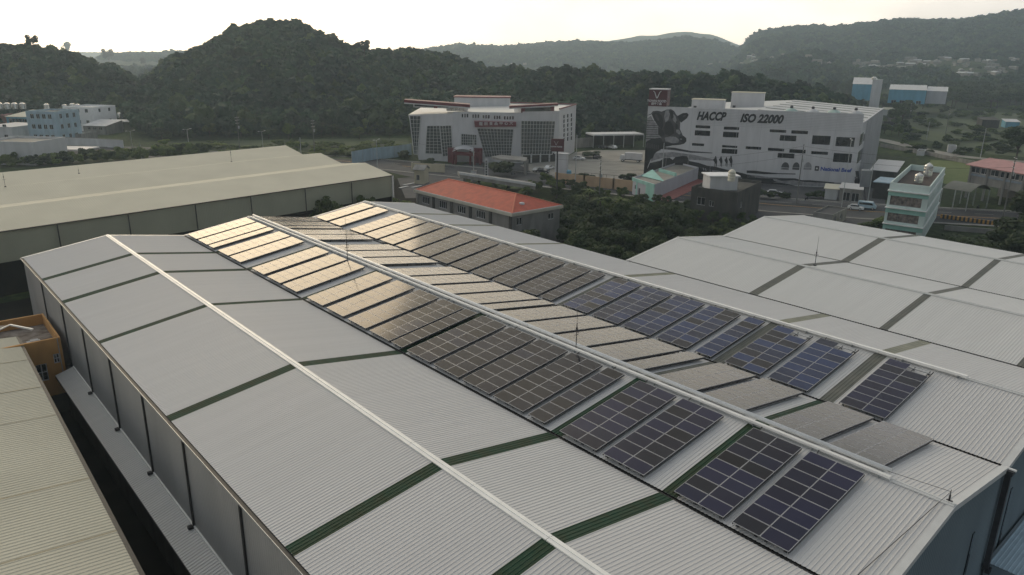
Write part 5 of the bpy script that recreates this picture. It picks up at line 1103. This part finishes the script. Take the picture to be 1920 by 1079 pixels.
car(1130,279,Vector((.2,1,0)),'dark car under the long white carport',carK)
for lb,u,v in(('dark scooter parked under the pink-roofed building',1833,392),('scooter on the road before the mural factory',1512,376),('scooter near the porch of the glazed building',962,328)):
    P=at(u,v); t=thing('scooter',lb,'scooter',tuple(P)); mb=MB(); mb.bar(P+Vector((-.6,0,.55)),P+Vector((.1,0,.5)),.3,.35); mb.bar(P+Vector((.1,0,.35)),P+Vector((.55,0,.9)),.28,.12); mb.bar(P+Vector((.5,-.3,1.)),P+Vector((.5,.3,1.)),.05); mb.build('body',carK,t)
    for x in(-.55,.6): MB().tube(P+Vector((x,-.06,.25)),P+Vector((x,.06,.25)),.25,n=10).build('wheel',rubber,t)
for lb,u,v in(('round-topped blue tank beside the tan wall',1063,335),):
    P=at(u,v); t=thing('storage_tank',lb,'tank',tuple(P)); MB().lathe(tuple(P),[(1.3,0),(1.3,2.2),(1.1,2.5),(.4,2.7)],14).build('tank_body',blueS,t); MB().lathe((P.x+.3,P.y+1.8,2.2),[(.5,0),(.9,.3),(.9,1.3),(.3,1.6)],10).build('upper_tank',whiteD,t)
for k,(u,v,L_,lb) in enumerate(((768,346,5,'long white plank lying in the yard by the gatehouse'),(757,352,3.5,'short white plank nearest the warehouse corner'),(781,351,4,'white sheet lying right of the long plank'))):
    P=at(u,v); tag(MB().bar(P+Vector((-L_/2,-.6,.15)),P+Vector((L_/2,.6,.15)),.7,.12).build('plank',whiteD),lb,'plank')
for k,(u,v) in enumerate(((1008,322),(1018,325),(1030,318),(1086,300),(1120,298),(1452,366),(1474,369))):
    car(u,v,WHf.d if k%2 else sv,('grey car parked left of the crimson sign','dark car parked beside the grey car at the glazed building','white car behind the crimson sign pylon','white car at the back left of the parking lot','black car in the middle of the parking lot','white car half hidden under the mural bushes','dark car under the mural right of the white car')[k],(galv,carK,carW,carW,carK,carW,carK)[k],4.4,group='cars parked in the yards')
# gate posts of railing in forecourt
# ---------------------------------------------------------------- trees
def leafcloud(seed,n,lobes,size,flat=.8):
    r=random.Random(seed); mb=MB()
    for _ in range(n):
        lx,ly,lz,lr=r.choice(lobes); 
        while True:
            p=Vector((r.uniform(-1,1),r.uniform(-1,1),r.uniform(-1,1)))
            if .2<p.length<1: break
        p=p.normalized()*(p.length**.45); q=Vector((lx,ly,lz))+Vector((p.x,p.y,p.z*flat))*lr
        nrm=(p+Vector((r.gauss(0,.5),r.gauss(0,.5),r.gauss(.35,.5)))).normalized(); a=nrm.orthogonal().normalized(); a=(Matrix.Rotation(r.uniform(0,6.28),3,nrm)@a); b_=nrm.cross(a); s=size*r.uniform(.6,1.3)
        mb.add([q-a*s-b_*s*.45,q+a*s*.2-b_*s*.6,q+a*s+b_*s*.1,q+a*s*.1+b_*s*.6,q-a*s*.7+b_*s*.4],[(0,1,2,3,4)])
    return mb
def lobes(seed,n,R,H,z0):
    r=random.Random(seed); o=[(0,0,z0+H*.55,R*.62)]
    for k in range(n):
        a=r.uniform(0,6.28); q=r.uniform(.35,.75)*R; o.append((q*math.cos(a),q*math.sin(a),z0+H*r.uniform(.25,.9),R*r.uniform(.28,.48)))
    return o
def trunkmb(seed,lb,h,rad=.035):
    r=random.Random(seed); mb=MB(); mb.tube((0,0,-.02),(.01,0,h),rad,rad*.55,7)
    for lx,ly,lz,lr in lb[:7]: mb.tube((0,0,h*.75),(lx*.8,ly*.8,lz),rad*.5,rad*.12,5)
    return mb
def mesh_of(mb,name,mats):
    me=bpy.data.meshes.new(name); me.from_pydata([tuple(v) for v in mb.v],[],mb.f)
    for m_ in mats: me.materials.append(m_)
    me.polygons.foreach_set('material_index',mb.m); me.update(); return me
TREE=[]
for s in range(5):
    lb=lobes(40+s,8,.42,.68,.30); TREE.append((mesh_of(leafcloud(s,2300,lb,.034,.75),'crown',[None]),mesh_of(trunkmb(s,lb,.42,.022),'trunk',[trunkM])))
BUSH=[]
for s in range(3):
    lb=lobes(70+s,8,.5,.8,.08); BUSH.append((mesh_of(leafcloud(20+s,1300,lb,.06,.8),'crown',[None]),mesh_of(trunkmb(s,lb,.3,.03),'trunk',[trunkM])))
PALM=[]
mb=MB(); mb.tube((0,0,0),(.02,0,.72),.022,.015,7); tr_=mesh_of(mb,'trunk',[trunkM]); mb=MB(); r=random.Random(5)
for k in range(22):
    a=k*2.4; e=r.uniform(-.2,1.0); p=Vector((.02,0,.73)); dv=Vector((math.cos(a)*math.cos(e),math.sin(a)*math.cos(e),math.sin(e))); prev=p
    for j in range(6):
        q=prev+dv*.06; dv=(dv+Vector((0,0,-.28))).normalized(); sd_=dv.cross(ups).normalized()*.035*(1-.12*j)
        mb.add([prev-sd_,q-sd_*.8,q,prev],[(0,1,2,3)]); mb.add([prev+sd_,prev,q,q+sd_*.8],[(0,1,2,3)]); prev=q
PALM.append((mesh_of(mb,'crown',[None]),tr_))
_tc={}
def tree(P,h,w_,lm,label,kindset=TREE,group='trees around the factory',name='tree',k=None):
    k=rnd.randrange(len(kindset)) if k is None else k; cm,tm=kindset[k]; key=(cm.name,lm.name)
    if key not in _tc:
        c2=cm.copy(); c2.materials.clear(); c2.materials.append(lm); _tc[key]=c2
    t=thing(name,label,'tree' if name!='bush' else 'bush',tuple(P),group,rnd.uniform(0,6.28)); t.scale=(w_,w_,h)
    o=bpy.data.objects.new('crown',_tc[key]); C.objects.link(o); o.parent=t
    if name!='bush': o2=bpy.data.objects.new('trunk',tm); C.objects.link(o2); o2.parent=t
    return t
def treepx(u,vb,vt,wpx,lm,label,**kw):
    P=at(u,vb); h=ztop(P,vt,u); w_=wpx/FOC*P.length; return tree(P,h,w_*1.05,lm,label,**kw)
# dense grove between the red roof and the grey two-gabled roof
r=random.Random(21)
patch('undergrowth',[(96,60),(160,60),(158,100),(150,150),(126,160),(124,100),(96,98)],pmat('undergrowth_ground',(.012,.018,.008),.95,.5,.5,col2=(.03,.045,.015),spec=.05),.012)
G1='trees in the dark grove right of the red-roofed house'
for x,y,h in [(r.uniform(108,152),r.uniform(64,150),0) for _ in range(190)]:
    if (x<122 and y>98) or x<135-(y-64)*.5-14: continue
    u_,v_=px((x,y,5)); vt=r.uniform(372,398) if u_<1180 else r.uniform(380,400) if u_<1290 else r.uniform(425,440); h=max(3.,min(10.5,ztop((x,y,0),vt,u_)))
    tree((x,y,0),h,min(r.uniform(8,11),h*1.25),r.choice([leafD,leafD,leafM,leafD]),'dark green tree in the dense grove right of the red-roofed house',group=G1)
for x,y,h in [(r.uniform(86,118),r.uniform(60,98),r.uniform(4,7)) for _ in range(34)]:
    tree((x,y,0),h,r.uniform(7,9),leafD,'low dark tree in the shaded gap beside the factory wall',group='low trees in the gap beside the factory')
for x,y in((126,112),(131,122),(124,104),(136,114),(140,128)): tree((x,y,0),max(4,ztop((x,y,0),358+r.uniform(0,14),px((x,y,5))[0])),8,leafM,'feathery palm-like tree at the top of the grove',PALM,group='feathery trees at the top of the grove',name='palm_tree')
for x,y in [(r.uniform(104,122),r.uniform(92,122)) for _ in range(26)]:
    tree((x,y,0),r.uniform(3,5.5),r.uniform(4,6),leafD,'low dark bush beside the right end of the red-roofed house',BUSH,group='bushes beside the red-roofed house',name='bush')
for u,vb,vt,w_,lm,lb in((605,440,372,50,leafM,'tree poking up between the cream warehouse and the far roof edge'),(640,440,374,40,leafM,'second tree between the cream warehouse and the far roof edge'),(575,440,393,24,leafM,'small green treetop behind the middle gable end'),(690,425,364,45,leafM,'tree behind the right gable end by the warehouse wall'),(730,400,370,50,leafM,'low tree left of the red-roofed house'),(765,395,374,36,leafM,'small tree touching the left end of the red-roofed house')):
    treepx(u,vb,vt,w_,lm,lb,group='trees behind the far roof edge')
for k,(u,vb,vt,w_,lm,lb) in enumerate(((938,332,301,60,leafD,'large round dark bush before the glazed building'),(1026,342,322,24,leafM,'small leafy bush beside the crimson sign post'),(1088,338,322,30,leafD,'dark bush behind the tan wall next to the blue tank'),(1104,340,326,26,leafD,'second dark bush behind the tan wall'),(1176,341,322,30,leafD,'reddish dark bush by the teal building corner'),(1110,296,284,40,leafD,'dark bush at the back wall of the parking lot'),(800,312,296,30,leafD,'dark bush by the cream garden wall'),(756,300,280,26,leafD,'dark bush at the right end of the blue fence'))):
    treepx(u,vb,vt,w_,lm,lb,kindset=BUSH,group='roadside bushes',name='bush')
# right hand edge
for u,vb,vt,w_ in((1850,495,445,120),(1900,500,398,110),(1930,470,360,90),(1800,470,440,70),(1880,470,425,80),(1780,475,452,50),(1940,520,420,120)):
    treepx(u,vb,vt,w_,leafD,'dark rounded tree behind the factory at the right edge',group='dark trees at the right edge')
for u,vb,vt,w_ in((1660,432,405,40),(1630,430,412,36),(1690,430,408,30),(1590,430,418,30)):
    treepx(u,vb,vt,w_,leafM,'low shrub in the grassy gap left of the teal apartment house',kindset=BUSH,group='shrubs by the teal apartment house',name='bush')
for u,vb,vt,w_ in((1420,372,352,30),(1445,374,358,24),(1520,372,356,26),(1540,372,356,20),(1395,368,354,24),(1470,372,358,22)):
    treepx(u,vb,vt,w_,leafD,'dark bush at the foot of the mural',kindset=BUSH,group='bushes at the foot of the mural',name='bush')
# mid distance trees
for k in range(70):
    u=r.uniform(300,770); v=r.uniform(232,262); treepx(u,v,v-r.uniform(18,34),r.uniform(22,36),r.choice([leafD,leafM,leafD]),'dark tree in the row at the foot of the round hill',group='trees at the foot of the round hill')
for k in range(90):
    u=r.uniform(300,770); v=r.uniform(272,296); 
    treepx(u,v,v-r.uniform(8,15),r.uniform(18,30),r.choice([leafM,leafL,leafM]),'low light green shrub in the field behind the warehouse',kindset=BUSH,group='shrubs in the field behind the warehouse',name='bush')
for k in range(44):
    u=-10+k*9.2+r.uniform(-3,3); v=314-u*.06+r.uniform(-3,3)
    if u>400: break
    treepx(u,v,v-r.uniform(18,28),r.uniform(18,26),r.choice([leafL,leafM,leafL,leafD]),'broad-leaved plant in the bright green hedge behind the cream roof',kindset=BUSH,group='hedge plants behind the cream roof',name='bush')
for k in range(46):
    u=r.uniform(1590,1760) if k>25 else r.uniform(1600,1700); v=r.uniform(194,204) if k>25 else r.uniform(205,262); treepx(u,v,v-r.uniform(12,24),r.uniform(16,26),r.choice([leafD,leafM]),'tree among the small houses behind the mural factory',group='trees behind the mural factory')
for k in range(130):
    u=r.uniform(1690,1935); v=r.uniform(200,292)
    if 225<v<245 and u>1830: continue
    treepx(u,v,v-r.uniform(7,14),r.uniform(12,24),r.choice([leafD,leafM,leafM]),'shrub scattered over the green field at right',kindset=BUSH,group='shrubs over the green field',name='bush')
for k in range(44):
    u=r.uniform(1765,1935); vb_=r.uniform(186,205); treepx(u,vb_,vb_-r.uniform(30,44),r.uniform(34,50),leafD,'tall dark tree in the wood right of the blue factory',group='wood right of the blue factory')
for u,vb,vt,w_ in((1905,300,240,60),(1940,296,235,60),(1690,235,190,50),(1730,205,190,26),(1655,210,186,26),(1585,190,150,24),(1560,190,148,22),(1570,190,152,22),(1605,200,160,26),(1545,190,155,24)):
    treepx(u,vb,vt,w_,leafD,'dark broad tree near the edge of the green field',group='trees by the green field')
for u,vb,w_,vt in((64,100,38,64),(126,118,24,80),(206,125,20,90),(684,108,26,74),(270,128,16,108)):
    P=hit(u,vb,380) or pt_at(u,vb,470); h=ztop(P,vt,u)-P.z; s=min(w_/FOC*P.length,h*.8); tree(P,h,s,leafF,'lone tall tree standing out on the left skyline' if u<300 else 'lone spreading tree on the right shoulder of the round hill',group='skyline trees' )
# ---------------------------------------------------------------- forest on the hills: one mass of instanced crowns
src=bpy.data.collections.new('forest_source')
for s in range(5):
    lb=lobes(90+s,6,.5,.85,.0); mb=leafcloud(50+s,330,lb,.12,.8); o=bpy.data.objects.new('crown_source',mesh_of(mb,'forest_crown',[leafF if s<4 else leafF2])); src.objects.link(o)
rs_=np.random.RandomState(9); pts=[];sz=[]
def scatter(n,a0,a1,r0,r1,hmin,smin,smax):
    a=np.radians(rs_.uniform(a0,a1,n)); r_=np.sqrt(rs_.uniform(r0*r0,r1*r1,n)); x,y=r_*np.sin(a),r_*np.cos(a); h=height(x,y); k=h>hmin
    s=rs_.uniform(smin,smax,n)*(1+.35*(rs_.rand(n)>.93)); pts.append(np.stack([x,y,h-.8],-1)[k]); sz.append(s[k])
scatter(10500,4,40,335,720,.4,7,12); scatter(8000,38,66,318,640,.1,6,11)
scatter(16000,5,57,1500,2450,10,8,15); scatter(3500,3,30,720,1500,-1,8,13); scatter(24000,50,80,900,2300,6,7,14)
pts=np.concatenate(pts); sz=np.concatenate(sz)
hp=np.array(HP_); rh_=np.hypot(hp[:,0],hp[:,1]); ah_=np.arctan2(hp[:,0],hp[:,1]); rp=np.hypot(pts[:,0],pts[:,1]); ap=np.arctan2(pts[:,0],pts[:,1]); keep=np.ones(len(pts),bool)
for r0,a0 in zip(rh_,ah_):
    lat=np.abs(ap-a0)*r0; dep=r0-rp; keep&=~((lat<9)&(dep>-8)&(dep<70)); sz=np.where((lat<28)&(np.abs(dep)<60),sz*.93,sz)
pts=pts[keep]; sz=sz[keep]
me=bpy.data.meshes.new('forest'); me.vertices.add(len(pts)); me.vertices.foreach_set('co',pts.astype(np.float32).ravel())
at_=me.attributes.new('sz','FLOAT','POINT'); at_.data.foreach_set('value',sz.astype(np.float32)); at_=me.attributes.new('rt','FLOAT','POINT'); at_.data.foreach_set('value',rs_.uniform(0,6.28,len(pts)).astype(np.float32)); me.update()
fo=bpy.data.objects.new('forest',me); C.objects.link(fo); fo['kind']='stuff'
ng=bpy.data.node_groups.new('forest_scatter','GeometryNodeTree'); ng.interface.new_socket('Geometry',in_out='INPUT',socket_type='NodeSocketGeometry'); ng.interface.new_socket('Geometry',in_out='OUTPUT',socket_type='NodeSocketGeometry')
gi=ng.nodes.new('NodeGroupInput');go=ng.nodes.new('NodeGroupOutput'); m2p=ng.nodes.new('GeometryNodeMeshToPoints'); iop=ng.nodes.new('GeometryNodeInstanceOnPoints'); ci=ng.nodes.new('GeometryNodeCollectionInfo'); ci.inputs[0].default_value=src; ci.inputs['Separate Children'].default_value=True; ci.inputs['Reset Children'].default_value=True
na_=ng.nodes.new('GeometryNodeInputNamedAttribute'); na_.data_type='FLOAT'; na_.inputs[0].default_value='sz'; nb=ng.nodes.new('GeometryNodeInputNamedAttribute'); nb.data_type='FLOAT'; nb.inputs[0].default_value='rt'
cx=ng.nodes.new('ShaderNodeCombineXYZ'); ri=ng.nodes.new('FunctionNodeRandomValue'); ri.data_type='INT'; ri.inputs[4].default_value=0; ri.inputs[5].default_value=4
lk=ng.links.new; lk(gi.outputs[0],m2p.inputs[0]); lk(m2p.outputs[0],iop.inputs['Points']); lk(ci.outputs[0],iop.inputs['Instance']); iop.inputs['Pick Instance'].default_value=True; lk(ri.outputs[2],iop.inputs['Instance Index'])
lk(nb.outputs[0],cx.inputs[2]); lk(cx.outputs[0],iop.inputs['Rotation']); lk(na_.outputs[0],iop.inputs['Scale']); lk(iop.outputs[0],go.inputs[0])
md=fo.modifiers.new('scatter','NODES'); md.node_group=ng
# ---------------------------------------------------------------- haze
mb=MB(); mb.bb(-600,4300,-400,4300,-1.2,420); hb=mb.build('haze',[]); hb['kind']='stuff'
hm,nt,b=newmat('haze_air'); nt.nodes.remove(b); pv=N(nt,'ShaderNodeVolumePrincipled'); pv.inputs['Color'].default_value=(.68,.85,1.0,1); pv.inputs['Density'].default_value=.00027; pv.inputs['Anisotropy'].default_value=.45
L(nt,pv.outputs[0],nt.nodes['Material Output'].inputs['Volume']); hb.data.materials.append(hm)
